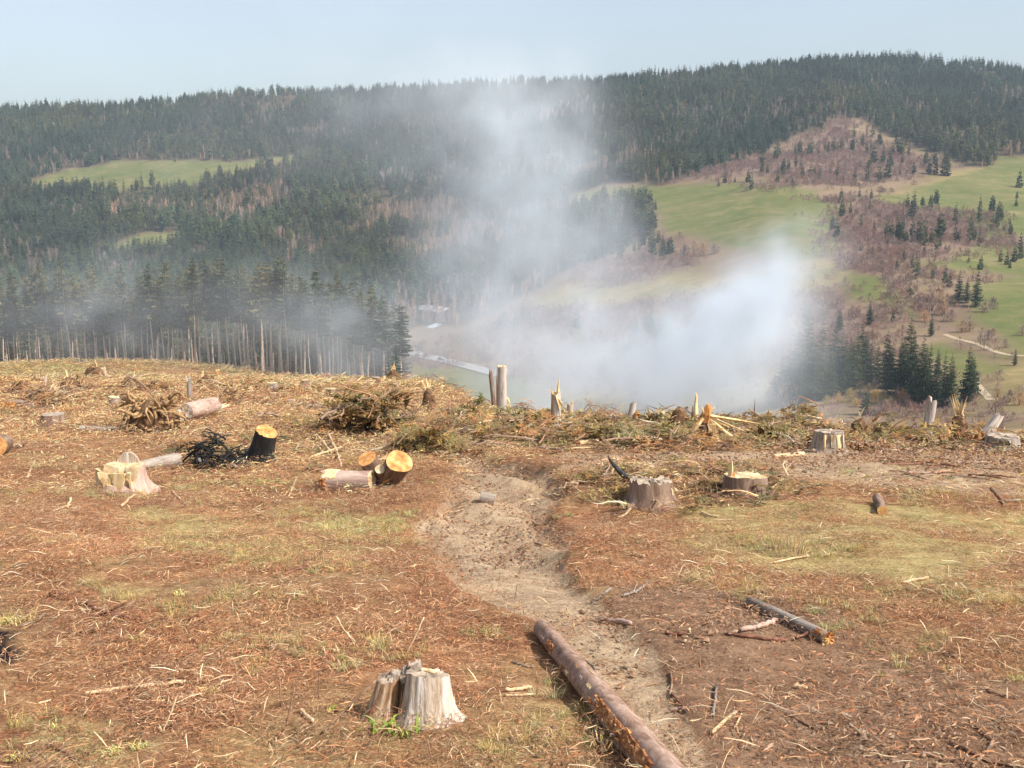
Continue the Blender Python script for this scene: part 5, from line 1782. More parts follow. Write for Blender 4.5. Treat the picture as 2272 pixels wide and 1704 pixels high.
stk('crooked red twig across the upper track', [(0, 215), (35, 190), (75, 168)], 9, 'stick_red', Z8)
stk('long curled grass stalk bleached on the bank', [(450, 42), (490, 20), (515, -5)], 9, 'stick_pale', Z8, twigs=0)
stk('pale peeled twig fallen on the bank above the track', [(815, 10), (850, 24), (890, 30)], 9, 'stick_pale', Z8, twigs=0)
stk('wood chip strip lying on the bank above the track', [(520, 190), (550, 198), (575, 205)], 13, 'stick_pale', Z8, twigs=0)
stk('long straw coloured stick across the straw slope', [(1130, 228), (1200, 213), (1280, 198)], 9, 'stick_pale', Z8, twigs=0)
stk('dark red crooked branch alone on the needle litter', [(222, 368), (270, 380), (370, 410), (450, 450), (555, 478)], 22, 'stick_red', Z7, name='branch')
stk('straight pale peeled stick alone on the needle litter', [(368, 797), (520, 778), (660, 762), (805, 746)], 17, 'stick_pale', Z7, twigs=0)
stk('dark bent stick in the lower corner by bleached grass', [(135, 1085), (175, 1050), (215, 1010), (250, 1030), (330, 1080)], 14, 'stick_brown', Z7, name='branch')
stk('thin brown twig in the upper needle litter', [(1225, 278), (1310, 248), (1395, 210)], 10, 'stick_red', Z7)
stk('slanting pale stalk in front of bleached grass', [(700, 960), (735, 880), (765, 808)], 8, 'stick_pale', Z7, twigs=0, zpx=[0, 12, 30])
stk('small pale stick under the long peeled one', [(165, 835), (195, 828), (222, 820)], 8, 'stick_pale', Z7, twigs=0)
stk('flat pale chip left of the weathered stump', [(1300, 872), (1325, 895), (1350, 920)], 17, 'stick_pale', Z7, twigs=0, name='wood_chunk')
stk('white chip on the needles above the weathered stump', [(1410, 608), (1440, 612), (1465, 616)], 15, 'stick_pale', Z7, twigs=0, name='wood_chunk')
stk('thin stick propped against the weathered stump', [(1385, 965), (1470, 880), (1560, 800), (1620, 745)], 11, 'stick_brown', Z7, zpx=[0, 8, 18, 26])
for i, pts in enumerate([[(1550, 600), (1535, 560), (1490, 500), (1462, 438)], [(1752, 622), (1790, 550), (1832, 458)], [(1585, 565), (1575, 500)], [(1212, 845), (1214, 690)], [(1375, 812), (1381, 710)], [(1212, 985), (1245, 890), (1278, 755)], [(1038, 800), (1020, 640)], [(905, 790), (935, 890)], [(1870, 1100), (1850, 980)], [(1045, 930), (1010, 780)]]):
    n = len(pts) - 1
    stk('dry upright weed stalk standing in the needle litter', pts[::1], 6.5, 'stick_pale' if i < 2 else 'stick_brown', Z7, 'dry stalks around the weathered stump', 'weed_stalk', twigs=1,
        zpx=[abs(pts[0][1] - q[1]) / 1.947 * 0.85 for q in pts])

# weathered twin stump in the foreground
tw, Rr, Ht, m = stump_px('stump', 'weathered grey stump with split trunk and green blades at its foot', 945, 1612, 96, 112, 'grey_wood', 'cut_old', seed=31, flare=0.75, lobes=5, roots=3, top_slope=-0.25, top_dir=1.2, jag=0.010, furrow=0.022, sides=72, taper=0.38, tilt_=(-0.03, 0.0))
def side_stem(parent, off, R1, H1, lean, seed, name='side_stem'):
    s = stump('x', 'x', (0, 0, 0), R1, H1, 'brown_wood', 'cut_old', seed=seed, flare=0.5, lobes=4, roots=0, top_slope=0.5, top_dir=0.3, jag=0.025, furrow=0.06, sides=44, taper=0.7)
    for k in ('label', 'category'): del s[k]
    s.name = name
    s.parent = parent
    s.location = off
    s.rotation_euler = (lean[1], lean[0], 0)
    return s
side_stem(tw, (-2.25 * Rr, 0.3 * Rr, -0.01), Rr * 0.50, Ht * 0.92, (0.20, 0.0), 33)
side_stem(tw, (-1.05 * Rr, 1.35 * Rr, -0.02), Rr * 0.74, Ht * 0.84, (0.0, 0.0), 35)
for i, (a, b, c) in enumerate([(-1.15, -0.3, 0.5), (-0.95, -0.45, 0.3), (-1.3, -0.1, 0.6), (0.65, -0.75, 0.4), (0.9, -0.3, 0.55)]):
    splinter(tw, (a * Rr, b * Rr, -0.02), (0.06, 0.1, 1), Ht * c * 1.2, Rr * 0.12, 'orange_wood' if i < 3 else 'grey_wood', 0.3, 300 + i, 'wood_sliver')
p = tw.location
stk_ = stick('wood_chunk', 'flat white chip lying on top of the weathered stump', [(898, 1463), (932, 1464)], 9, 'stick_pale', 'wood chip', None, twigs=0)
stk_.location = (p.x - 0.28 * Rr, p.y - 0.5 * Rr + 0.55 * Rr, p.z + Ht + 0.012 + 0.08 * Rr)
# green blades at its foot
def plant_blades(name, label, px, py, n, hpx, cols, wid, seed, cat='plant', group=None):
    p, m = hit(px, py)
    t = thing(name, label, cat, p, (0, 0, 0), group)
    rn = random.Random(seed)
    for k in range(n):
        a = rn.uniform(0, 6.28)
        h = hpx * m * rn.uniform(0.5, 1.1)
        mb = MB()
        prev = None
        col = rn.choice(cols)
        for j in range(6):
            q = j / 5
            c = Vector((math.cos(a) * h * 0.75 * q ** 1.5, math.sin(a) * h * 0.75 * q ** 1.5, h * (q - 0.55 * q * q * q)))
            w = wid * m * (1 - q ** 2) + 0.0006
            s = Vector((-math.sin(a), math.cos(a), 0)) * w
            ring = (mb.add(c - s), mb.add(c + Vector((0, 0, -w * 0.4))), mb.add(c + s))
            if prev:
                mb.face((prev[0], prev[1], ring[1], ring[0]), 0, col)
                mb.face((prev[1], prev[2], ring[2], ring[1]), 0, col)
            prev = ring
        o = mb.build('leaf', ['twig_obj'], t, True)
        o.location = (rn.uniform(-1, 1) * hpx * m * 0.4, rn.uniform(-1, 1) * hpx * m * 0.3, -0.01)
    return t
G1 = [(0.20, 0.26, 0.05), (0.28, 0.33, 0.08), (0.36, 0.38, 0.12), (0.14, 0.2, 0.04)]
plant_blades('grass_clump', 'fresh green blades sprouting at the foot of the weathered stump', 845, 1628, 18, 74, G1, 3.6, 3)
plant_blades('grass_clump', 'upright green blades against the front of the weathered stump', 908, 1636, 12, 66, G1, 3.0, 4)
plant_blades('grass_clump', 'low green sprout at the far left root of the weathered stump', 742, 1580, 7, 28, G1, 3.0, 5)
ST = [(0.52, 0.46, 0.2), (0.6, 0.53, 0.28), (0.42, 0.40, 0.14), (0.46, 0.46, 0.18)]
for i, (a, b, h, lb) in enumerate([(60, 490, 60, 'bleached grass tuft right above the burnt patch at the edge'), (600, 560, 55, 'pale grass tuft in the middle of the left needle litter'), (600, 1025, 65, 'pale green grass tuft near the lower edge, largest of its row'),
                                   (70, 1075, 70, 'bleached grass tuft in the lower left corner'), (900, 790, 60, 'pale grass tuft between peeled stick and stump'), (800, 150, 45, 'pale tuft at the top of the left litter slope'),
                                   (780, 365, 45, 'tuft below the upper grassy streak'), (490, 1050, 60, 'faded tuft beside the pale green one near the lower edge'), (240, 940, 55, 'fern-like bleached tuft behind a dark twig')]):
    px, py = Z7(a, b)
    plant_blades('grass_clump', lb, px, py, 34, h / 1.947 * 1.15, ST, 0.9, 40 + i, 'grass tuft')

# ------------------------------------------------------------------ middle distance, right of the track
t, Rr, Ht, m = stump_px('stump', 'low brown bark stump with burnt spike rising beside it', 1447, 1130, 92, 52, 'bark_brown', 'cut_old', seed=41, flare=0.5, roots=4, jag=0.07, top_slope=-0.1, top_dir=1.57)
splinter(t, (Rr * 0.95, -Rr * 0.45, Ht * 0.45), (-0.1, -0.1, 1), Ht * 0.5, Rr * 0.14, 'fresh_wood', 0.3, 3)
splinter(t, (-Rr * 1.15, -Rr * 0.6, -0.05), (0.42, 0.1, 1), Ht * 1.15, Rr * 0.22, 'ash_wood', 0.4, 4, 'bark_slab')
def spike_px(name, label, a, b, zb, w, mat, cat, group=None):
    """a pointed piece from a ground point to a point above the ground"""
    p, m = hit(*a)
    q = p + Vector(((b[0] - a[0]) * m, 0, (a[1] - b[1]) * m))
    mb = MB()
    n = 7
    rn = random.Random(int(a[0]))
    mb.tube([(q - p) * (k / n) + Vector((rn.uniform(-.2, .2), rn.uniform(-.2, .2), 0)) * w * m * 0.5 for k in range(n + 1)], [w * m / 2 * (1 - k / n) ** 0.6 + 0.003 for k in range(n + 1)], 7, 0, None, True, 0.2)
    o = mb.build(name, [mat], None, True)
    o.location = p
    return tag(o, label, cat, group)
spike_px('broken_branch', 'charred pointed branch sticking up behind the low brown stump', (1398, 1076), (1347, 1010), 0, 17, 'charred', 'branch')
t, Rr, Ht, m = stump_px('stump', 'flat cut stump with tall white splinter standing on its rim', 1660, 1106, 92, 48, 'bark_brown', 'cut_pale', seed=47, flare=0.34, roots=3, top_slope=-0.10, top_dir=1.3, jag=0.02)
splinter(t, (-Rr * 0.82, -Rr * 0.35, Ht - 0.02), (0.04, 0, 1), 50 * m, 6.0 * m, 'fresh_wood', 0.4, 3)
splinter(t, (-Rr * 0.66, -Rr * 0.4, Ht - 0.02), (0.03, 0, 1), 26 * m, 4.0 * m, 'orange_wood', 0.4, 5)
log_px('log', 'short log with round orange end facing the camera', (1945, 1116), (1957, 1142), 22, 22, 'bark_brown', 0.1, cut0='cut_old', cut1='cut_wood', seed=51, stubs=1)
log_px('log', 'small round billet lying on the bend of the track', (1066, 1112), (1098, 1122), 27, 27, 'bark_grey', 0.1, cut0='cut_old', cut1='cut_pale', seed=53, stubs=0)
log_px('log', 'peeled pale log in the slash in front of the white-fronted stump', (1716, 1017), (1782, 1012), 10, 11, 'stick_pale', 0.2, cut0='fresh_wood', cut1='cut_pale', seed=54, stubs=1)
t, Rr, Ht, m = stump_px('stump', 'stump with white bared front and dark left side on spreading roots', 1846, 1008, 64, 50, 'bark_grey', 'cut_old', seed=57, flare=0.42, roots=4, jag=0.03, top_slope=-0.08, top_dir=1.57)
for i, (x, w) in enumerate([(-0.5, 0.22), (-0.1, 0.26), (0.35, 0.24), (0.62, 0.18)]):
    splinter(t, (x * Rr, -Rr * (0.99 - 0.25 * abs(x)), Ht * 0.98), (0.14 * x, -0.16, -1), Ht * (0.95 if i != 1 else 0.6), Rr * w, 'fresh_wood' if i != 3 else 'grey_wood', 0.25, 90 + i, 'bared_wood')
t, Rr, Ht, m = stump_px('stump', 'dark stump at the right edge with pale split side', 2236, 1008, 66, 40, 'bark_grey', 'cut_old', seed=59, flare=0.6, roots=3, jag=0.03)
for i, x in enumerate([-0.2, 0.1]):
    splinter(t, (x * Rr, -Rr * 0.96, Ht * 0.95), (0.1, -0.12, -1), Ht * 0.7, Rr * 0.16, 'grey_wood', 0.25, 95 + i, 'bared_wood')
root_mass('root_mass', 'torn stump remains behind the white-fronted stump', 1912, 978, 64, 62, 18, 'root', 'soil_clod', None, 61, spikes=3)
snag('snapped_tree', 'slender leaning broken trunk at right, grey on its lit side', 2058, 972, 21, 106, 'bark_snag', (0.10, 0.0), 63, 0.30, 2, wood='grey_wood', spl_len=0.12)
root_mass('root_mass', 'reddish splintered root snag between leaning trunks at right', 2130, 984, 54, 88, 20, 'root', 'soil_clod', None, 67, spikes=7)
# leaning big grey trunk
p0, m0 = hit(2176, 946)
p1 = p0 + Vector((42 * m0, 8 * m0, 62 * m0))
log_thing('snapped_tree', 'thick smooth grey trunk piece leaning to the right beside the path', p0 - (p1 - p0) * 0.1, p1, 16 * m0, 10 * m0, 'grey_wood', 'cut_old', 'cut_old', None, 71, 1, cat='snag', ragged=(0.02, 0.06))
# starburst snag and its neighbours
p, m = hit(1562, 980)
m *= 1.25
t = thing('splintered_stump', 'shattered stump with long pale splinters spreading like a star', 'snag', p)
c = MB()
c.tube([(0, 0, -0.1), (0, 0, 20 * m), (2 * m, 0, 44 * m), (6 * m, 0, 62 * m)], [11 * m, 9 * m, 10 * m, 5 * m], 12, 0, None, True, 0.2)
c.build('trunk', ['bark_brown'], t, True)
c = MB()
c.tube([(1 * m, -4 * m, 36 * m), (2 * m, -4 * m, 50 * m), (5 * m, -3 * m, 68 * m)], [8 * m, 9 * m, 4 * m], 9, 0, None, True, 0.25)
c.build('broken_face', ['orange_wood'], t)
hub = Vector((0, -6 * m, 48 * m))
for i, (dx, dz, w) in enumerate([(-42, -56, 4.0), (-30, -30, 3), (95, -12, 3.5), (60, -48, 4), (78, -58, 3.2), (45, -22, 3), (18, 16, 3), (-8, 18, 3.2), (75, -30, 2.6)]):
    d = Vector((dx * m, -10 * m + i * 2 * m, dz * m))
    splinter(t, hub, d, d.length, w * m, 'fresh_wood' if i != 1 else 'orange_wood', 0.6, 700 + i)
o = MB()
o.quad((0, 0, 0), (13 * m, -3 * m, 0), (13 * m + 12 * m, -6 * m, -32 * m), (9 * m, -5 * m, -33 * m))
k = o.add((0, 3 * m, 1 * m), (13 * m, 0, 1 * m), (25 * m, -2 * m, -31 * m), (9 * m, -1 * m, -32 * m))
for f in ((4, 7, 6, 5), (0, 1, 5, 4), (1, 2, 6, 5), (2, 3, 7, 6), (3, 0, 4, 7)):
    o.face(f)
ob = o.build('wood_slab', ['fresh_wood'], t)
ob.location = (3 * m, -10 * m, 34 * m)
spike_px('wood_spike', 'tall pale pointed splinter standing behind the star-shaped stump', (1543, 918), (1543, 846), 0, 15, 'fresh_wood', 'snag')
spike_px('broken_branch', 'thin dark stem right beside the tall pale splinter', (1535, 912), (1536, 868), 0, 4, 'stick_red', 'stem')
root_mass('root_mass', 'dark mossy root ball left of the star-shaped stump', 1508, 968, 66, 84, 26, 'root', 'soil_clod', None, 73, spread=1.1)
spike_px('thin_pole', 'thin dark pole standing alone against the smoke', (1673, 930), (1673, 870), 0, 3.5, 'stick_red', 'pole')
brash_pile('brush_pile', 'bent brown branches over a green brash heap right of the pole', 1785, 956, 90, 66, 22, BROWNB + GREENB + BAREB, None, 0.05)
brash_pile('brush_pile', 'small dark brash tuft between pole and bent branches', 1732, 950, 40, 46, 12, BROWNB + GREENB)
stick('branch', 'pale broken branch pointing left above the bent brown branches', [(1822, 916), (1790, 908), (1750, 898)], 4, 'stick_pale', 'branch', None, twigs=0, zpx=[32, 40, 52])
stick('branch', 'pale prop-like branch below the bent brown branches', [(1785, 948), (1805, 920)], 4, 'stick_pale', 'branch', None, twigs=0, zpx=[4, 30])
# snapped trunks
t, Rr, Ht, m = snag('snapped_tree', 'tall grey trunk snapped off with pale splintered top, right of a close pair', 1114, 932, 20, 128, 'bark_snag', (0.0, 0.0), 81, 0.05, 4, spl_len=0.05, flare=0.1)
splinter(t, (Rr * 0.4, 0, Ht * 0.98), (0.6, 0.1, -0.85), 18 * m, 2.2 * m, 'fresh_wood', 0.5, 1)
splinter(t, (0, 0, Ht * 0.95), (0.75, 0.2, 0.8), 26 * m, 1.0 * m, 'grey_wood', 0.5, 2)
splinter(t, (Rr * 1.0, 0, Ht * 0.42), (0.5, 0, -1), 22 * m, 3 * m, 'fresh_wood', 0.5, 4)
splinter(t, (-Rr * 0.95, -Rr * 0.3, 0), (-0.02, 0, 1), Ht * 0.93, 3.0 * m, 'orange_wood', 0.4, 6, 'bared_wood')
snag('snapped_tree', 'narrow split trunk leaning against the tall grey one, left of the pair', 1099, 930, 9, 120, 'bark_brown', (-0.10, 0.0), 83, 0.30, 2, wood='orange_wood', spl_len=0.10, flare=0.1)
t, Rr, Ht, m = snag('snapped_tree', 'snapped trunk with fanned yellow splinters in front of the smoke', 1233, 955, 21, 92, 'bark_snag', (0.0, 0.0), 85, 0.16, 3, flare=0.05, spl_len=0.2)
splinter(t, (Rr * 0.5, 0, Ht * 0.8), (0.03, 0, 1), 46 * m, 4.5 * m, 'fresh_wood', 0.5, 1)
splinter(t, (-Rr * 0.8, -Rr * 0.4, Ht * 0.05), (-0.01, 0, 1), Ht * 1.02, 4 * m, 'orange_wood', 0.4, 3, 'bared_wood')
for i, (a, b) in enumerate([(14, -32), (20, -36), (26, -30), (10, -38)]):
    splinter(t, (0, -Rr * 0.9, Ht * 0.86), (a, -6, b), math.hypot(a, b) * m, 2.6 * m, 'fresh_wood', 0.6, 20 + i)
snag('snapped_tree', 'short yellow splintered trunk behind the fanned one', 1263, 902, 14, 52, 'bark_pole', (0.06, 0.0), 87, 0.35, 5, spl_len=0.3)
snag('snapped_tree', 'grey pointed trunk leaning right with pale splinters at its foot', 1398, 922, 15, 62, 'bark_snag', (0.16, 0.0), 89, 0.55, 2, wood='grey_wood', spl_len=0.2)
snag('broken_stub', 'small orange stub at the foot of the grey pointed trunk', 1410, 922, 12, 30, 'orange_wood', (0.1, 0.0), 91, 0.4, 3, spl_len=0.2)
for i, (a, b, c, d) in enumerate([((1414, 915), (1440, 922), 4, 'pale splinter thrown right of the grey pointed trunk'), ((1424, 906), (1464, 921), 5, 'long pale splinter lying right of the grey pointed trunk'), ((1418, 936), (1460, 940), 5, 'flat pale board below the grey pointed trunk')]):
    stick('splinter', d, [a, b], c, 'stick_pale', 'splinter', None, twigs=0)
stick('wood_slab', 'white flat slab of wood on green brash left of the smoke edge', [(1262, 937), (1280, 935), (1296, 938)], 8, 'stick_pale', 'wood slab', None, twigs=0)
t, L, r0, r1 = log_px('log', 'cracked yellow log piece with dark hollow on the slash by the track', (1282, 988), (1327, 986), 10, 13, 'stick_pale', 0.1, cut0='torn_bark', cut1='fresh_wood', seed=93, stubs=2, ragged=(0.05, 0.02))
brash_pile('brush_pile', 'small round brash heap behind the track, left of fanned trunk', 1164, 904, 62, 50, 18, BROWNB + BAREB, None, 0.03)
brash_pile('brush_pile', 'dark leafless twig tangle on the skyline before the smoke', 1330, 915, 70, 46, 14, BAREB, None, 0.02, up=0.7)
brash_pile('brush_pile', 'large green and brown brash heap left of the track', 812, 966, 190, 92, 44, GREENB + BAREB + BROWNB, None, 0.05)
brash_pile('brush_pile', 'flat mat of green branches running down to the track', 945, 1004, 130, 44, 30, GREENB, None, 0.02, depth=0.8)
brash_pile('brush_pile', 'brown brash bank behind the head of the track', 1010, 958, 130, 26, 22, BROWNB + BAREB, None, 0.02)
brash_pile('brush_pile', 'green brash swath at the foot of the close pair of trunks', 1120, 972, 150, 20, 26, GREENB + BROWNB, None, 0.02)
brash_pile('brush_pile', 'green brash mat around the fanned trunk', 1290, 978, 150, 18, 26, GREENB + BROWNB, None, 0.02)
brash_pile('brush_pile', 'long brash row of bent sticks in front of the star-shaped stump', 1560, 1000, 200, 26, 24, BAREB + BROWNB, None, 0.0)
brash_pile('brush_pile', 'green brash swath between star-shaped stump and bent branches', 1680, 980, 130, 14, 22, GREENB + BAREB, None, 0.0)
brash_pile('brush_pile', 'brash tangle of brown sticks left of the leaning slender trunk', 1990, 990, 130, 22, 22, BROWNB + BAREB, None, 0.0)
brash_pile('brush_pile', 'drooping brash with a bowed twig before the valley spruces', 1975, 955, 80, 58, 18, BAREB + GREENB, None, 0.05, up=0.8)
brash_pile('brush_pile', 'brash heap under the reddish root snag', 2140, 996, 120, 18, 20, BROWNB + BAREB + PALEB, None, 0.0)
# sapling and small spruces on the brow
def sapling(label, px, py, hpx, name='spruce_tree'):
    p, m = hit(px, py)
    h = hpx * m
    t = thing(name, label, 'tree', p)
    a, b = MB(), MB()
    a.tube([(0, 0, -0.1), (0.02, 0, h * 0.5), (0, 0, h)], [0.014 * h, 0.01 * h, 0.003 * h], 6)
    spruce_crown(b, h * 0.45, h, h * 0.30, 9, 6, 3, int(px), [(0.2, 0.2, 0.07), (0.26, 0.22, 0.09), (0.15, 0.17, 0.06)], 0.2, 0.4, 0.7)
    a.build('trunk', ['bark_brown'], t, True)
    b.build('crown', ['spruce'], t)
sapling('thin olive sapling on the brow left of the close pair of trunks', 1066, 884, 52)
tree_px(SMALL, 12.0, 1920, 920, 56, 'small dark cone-shaped spruce just below the brow', None, 60.0, 1.35)
root_mass('root_mass', 'upturned stump with pale splinters on the skyline by the stand', 872, 848, 38, 40, 16, 'root', 'soil_clod', None, 101, spikes=6)
root_mass('root_mass', 'mossy root snag standing between stand and close pair of trunks', 950, 914, 40, 66, 20, 'bark_brown', 'soil_clod', None, 103, spikes=4)

# ------------------------------------------------------------------ middle distance, left of the track
# cut butt with heart-shaped face
p, m = hit(850, 1078)
t = thing('cut_butt', 'dark forked butt log with bright orange heart-shaped cut faces', 'log', p + Vector((0, 0.05, 0)))
def horn(off, axis, r, L, bark, cut, seed, sq=1.0):
    ax = Vector(axis).normalized()
    tt, LL = log_thing('x', 'x', (0, 0, 0), ax * L, r * 0.8, r, bark, bark, cut, None, seed, 0)
    for k in ('label', 'category'): del tt[k]
    tt.name = 'stem_half'
    tt.parent = t
    tt.location = Vector(off)
    tt.scale = (sq, 1, 1)
    return tt
horn((-8 * m, 10 * m, 8 * m), (-0.35, -0.55, 0.85), 21 * m, 74 * m, 'bark_brown', 'cut_wood', 111)
horn((6 * m, 8 * m, 6 * m), (0.42, -0.62, 0.75), 28 * m, 84 * m, 'bark_brown', 'cut_wood', 112, 1.1)
horn((0, 4 * m, 6 * m), (-0.02, -0.9, 0.75), 11 * m, 66 * m, 'bark_brown', 'cut_pale', 113)
for i in range(7):
    splinter(t, ((8 + 5 * i) * m, -22 * m - i * m, (22 + 6 * i) * m), (-0.75 + 0.1 * i, -0.45, -1.0 + 0.08 * i), 34 * m, 3.2 * m, 'orange_wood', 0.4, 120 + i)
c = MB()
c.tube([(-18 * m, 8 * m, -2 * m), (0, 6 * m, 8 * m), (22 * m, 10 * m, -3 * m)], [15 * m, 18 * m, 13 * m], 12, 0, None, True, 0.15)
c.build('base', ['charred'], t, True)
t, L, r0, r1 = log_px('log', 'pinkish debarked log with broken rotten end before the forked butt', (722, 1092), (826, 1086), 54, 46, 'bark_pink', 0.10, cut0='torn_bark', cut1='cut_pale', seed=115, stubs=1, ragged=(0.05, 0.012))
ang = math.atan2(*(reversed((( (hit(826, 1086)[0] - hit(722, 1092)[0]).to_track_quat('Z', 'Y').inverted() @ Vector((0.1, -0.5, 0.9)))[:2]))))
surface_patch(t, L, r0, r1, 0.02, 0.34, ang - 0.7, ang + 0.7, 'fresh_wood', 8, 0.05, 'bared_wood')
surface_patch(t, L, r0, r1, -0.03, 0.14, ang + 0.5, ang + 1.9, 'torn_bark', 9, 0.14)
for i, (a, b, z, w, d) in enumerate([([(700, 970), (736, 1012)], 0, [0, 0], 6, 'pale peeled stick of the crossed sticks, upper left arm'), ([(728, 968), (748, 1008)], 0, [0, 0], 6, 'pale forked stick of the crossed sticks, upright arm'), ([(690, 1020), (738, 1004), (760, 998)], 0, [0, 0, 0], 5, 'pale stick of the crossed sticks, lying arm'),
                                     ([(748, 1010), (757, 1040)], 0, [0, 0], 5, 'pale stick of the crossed sticks, lower arm'), ([(688, 996), (704, 992), (716, 1008)], 0, [0, 0, 0], 4, 'greyish bent stick left of the crossed sticks')]):
    stick('stick', d, a, w, 'stick_pale', 'stick', None, twigs=0, lift=1.5)
# charred stump and its burnt heap
p, m = hit(570, 1030)
t = stump('stump', 'charred black stump leaning right with bright orange cut top', p + Vector((0, 10 * m, 0)), 24 * m, 84 * m, 'charred', 'cut_wood', furrow=0.04, jag=0.02, flare=1.0, lobes=4, tilt_=(0.26, 0.34), seed=121, roots=3, taper=0.25, top_slope=-0.1, top_dir=0)
brash_pile('burnt_heap', 'heap of charred black branches beside the charred stump', 478, 1042, 110, 78, 30, CHARB, None, 0.02, 'burnt heap', up=0.6)
log_px('log', 'charred log with silvery burnt edge lying to the charred stump', (480, 1012), (552, 1034), 10, 13, 'charred', 0.0, cut0='ash_wood', cut1='charred', seed=123, stubs=1)
stick('stick', 'ash-grey burnt stick in front of the charred heap', [(490, 1035), (525, 1042)], 9, 'ash_wood', 'stick', None, twigs=0)
log_px('log', 'stubby burnt root piece at the left foot of the charred heap', (434, 1036), (470, 1018), 16, 20, 'ash_wood', 0.0, cut0='charred', cut1='charred', seed=125, stubs=2)
# stepped pale stump and log behind
t, Rr, Ht, m = stump_px('stump', 'pale freshly cut stepped stump with upright slab behind it', 258, 1094, 92, 60, 'bark_pink', 'cut_pale', seed=131, flare=0.45, roots=4, step=(4.4, 0.55, 0.2), jag=0.01, root_mat='stick_pale')
for i, (a, z, w) in enumerate([(3.6, 0.95, 0.4), (4.2, 0.8, 0.36), (4.8, 0.85, 0.4), (5.4, 0.95, 0.34)]):
    splinter(t, (Rr * 1.0 * math.cos(a), Rr * 1.0 * math.sin(a), Ht * 0.9), (0.15 * math.cos(a), 0.15 * math.sin(a), -1), Ht * z, Rr * w, 'fresh_wood', 0.22, 140 + i, 'bared_wood')
sl = MB()
rim = []
for k in range(15):
    a = math.pi * k / 14
    rim.append(((26 * math.cos(a) * m), (40 * math.sin(a) ** 0.75) * m))
f0 = [sl.add((x, 0, z)) for x, z in rim]
f1 = [sl.add((x, 7 * m, z)) for x, z in rim]
sl.face(tuple(f0)); sl.face(tuple(reversed(f1)))
for k in range(14):
    sl.face((f0[k + 1], f0[k], f1[k], f1[k + 1]), 1)
sl.face((f0[0], f0[-1], f1[-1], f1[0]), 1)
so = sl.build('upright_slab', ['grey_wood', 'bark_pink'], t)
so.location = (2 * m, Rr * 0.7, Ht * 0.72)
t, L, r0, r1 = log_px('log', 'grey weathered log chunk lying behind the stepped stump', (305, 1045), (392, 1040), 20, 38, 'bark_grey', 0.0, cut0='cut_old', cut1='charred', seed=133, stubs=2, ragged=(0.02, 0.06))
# root ball with log
root_mass('root_mass', 'tangled root ball of yellow and dark roots in the left middle', 328, 962, 160, 92, 56, 'root', 'soil_clod', None, 141, spread=1.05)
brash_pile('brush_pile', 'dark drooping twigs hanging over the tangled root ball', 352, 950, 80, 66, 16, BROWNB + BAREB, None, 0.08)
t, L, r0, r1 = log_px('log', 'thick pale log with splintered end right of the root ball', (408, 940), (472, 926), 40, 40, 'bark_pink', -0.2, cut0='cut_old', cut1='fresh_wood', seed=143, stubs=1, ragged=(0.03, 0.15))
for i in range(4):
    splinter(t, (r1 * (0.6 - 0.35 * i), -r1 * 0.2, L * 0.97), (0.25 - 0.2 * i, 0.1, 1), L * (0.55 - 0.08 * i), r1 * 0.16, 'fresh_wood', 0.4, 150 + i)
log_px('log', 'slim grey log in front of the tangled root ball', (178, 958), (284, 960), 15, 13, 'bark_grey', 0.1, cut0='cut_old', cut1='cut_old', seed=151, stubs=3)
log_px('log', 'thin grey log half sunk in grass right of the root ball foot', (360, 961), (412, 958), 8, 7, 'bark_grey', 0.3, cut0='cut_old', cut1='cut_old', seed=152, stubs=1)
stump_px('stump', 'flat brown stump left of the slim grey log', 110, 950, 48, 30, 'bark_brown', 'cut_old', seed=153, flare=0.45, roots=3)
stump_px('stump', 'grey stump with pale top behind the slim grey log', 247, 908, 26, 28, 'bark_grey', 'cut_pale', seed=155, flare=0.3, roots=2, tilt_=(0, 0.15))
log_px('log', 'log with round orange end cut off by the left edge', (10, 1003), (-6, 1010), 42, 46, 'bark_brown', 0.05, cut0='cut_wood', cut1='cut_wood', seed=157, stubs=0)
stick('branch', 'dark stub branch beside the log at the left edge', [(10, 1000), (60, 988)], 9, 'stick_brown', 'branch', None)
# stacked billets with orange ends at the left edge
rn = random.Random(77)
k = 0
for row, cnt in enumerate((9, 8, 7, 4)):
    for j in range(cnt):
        px = 2 + j * 7.2 + row * 3.5 + rn.uniform(-1, 1)
        p, m = hit(px, 916)
        r = 3.9 * m * rn.uniform(0.8, 1.1)
        p0 = p + Vector((0, 0, r + row * 6.4 * m + rn.uniform(-.3, .3) * m))
        p1 = p0 + Vector((rn.uniform(-.04, .04), 0.9, -0.12))
        log_thing('billet', 'orange-ended billet in the stack at the left edge, %s row, %s from left' % (['bottom', 'second', 'third', 'top'][row], nth(j + 1)), p1, p0, r, r, 'bark_brown', 'cut_old', 'cut_wood', 'stacked billets at the left edge', 800 + k, 0, sides=10)
        k += 1
for a, b, w, h, n, forms, lb in [(90, 905, 90, 46, 18, BROWNB + BAREB, 'brash heap right behind the stacked billets'), (140, 890, 90, 40, 16, BAREB + PALEB, 'pale and brown brash ridge behind the grey stump'), (205, 870, 60, 36, 12, BAREB, 'dark root tangle farther up the clearing'),
                                 (455, 880, 70, 40, 14, BAREB + PALEB, 'brash around the thin snag in the left middle'), (520, 905, 44, 44, 14, BROWNB, 'rusty dead spruce top leaning in the left middle'), (700, 915, 110, 26, 18, PALEB + BAREB, 'pale stick litter beside the dark little stump'),
                                 (600, 890, 60, 18, 10, BAREB, 'low brash in front of the distant cart track'), (30, 880, 60, 30, 12, BAREB + BROWNB, 'brash heap behind the billets at the left edge'), (790, 880, 90, 22, 14, BAREB + GREENB, 'low brash line in front of the stand corner')]:
    brash_pile('brush_pile', lb, a, b, w, h, n, forms, None, 0.02)
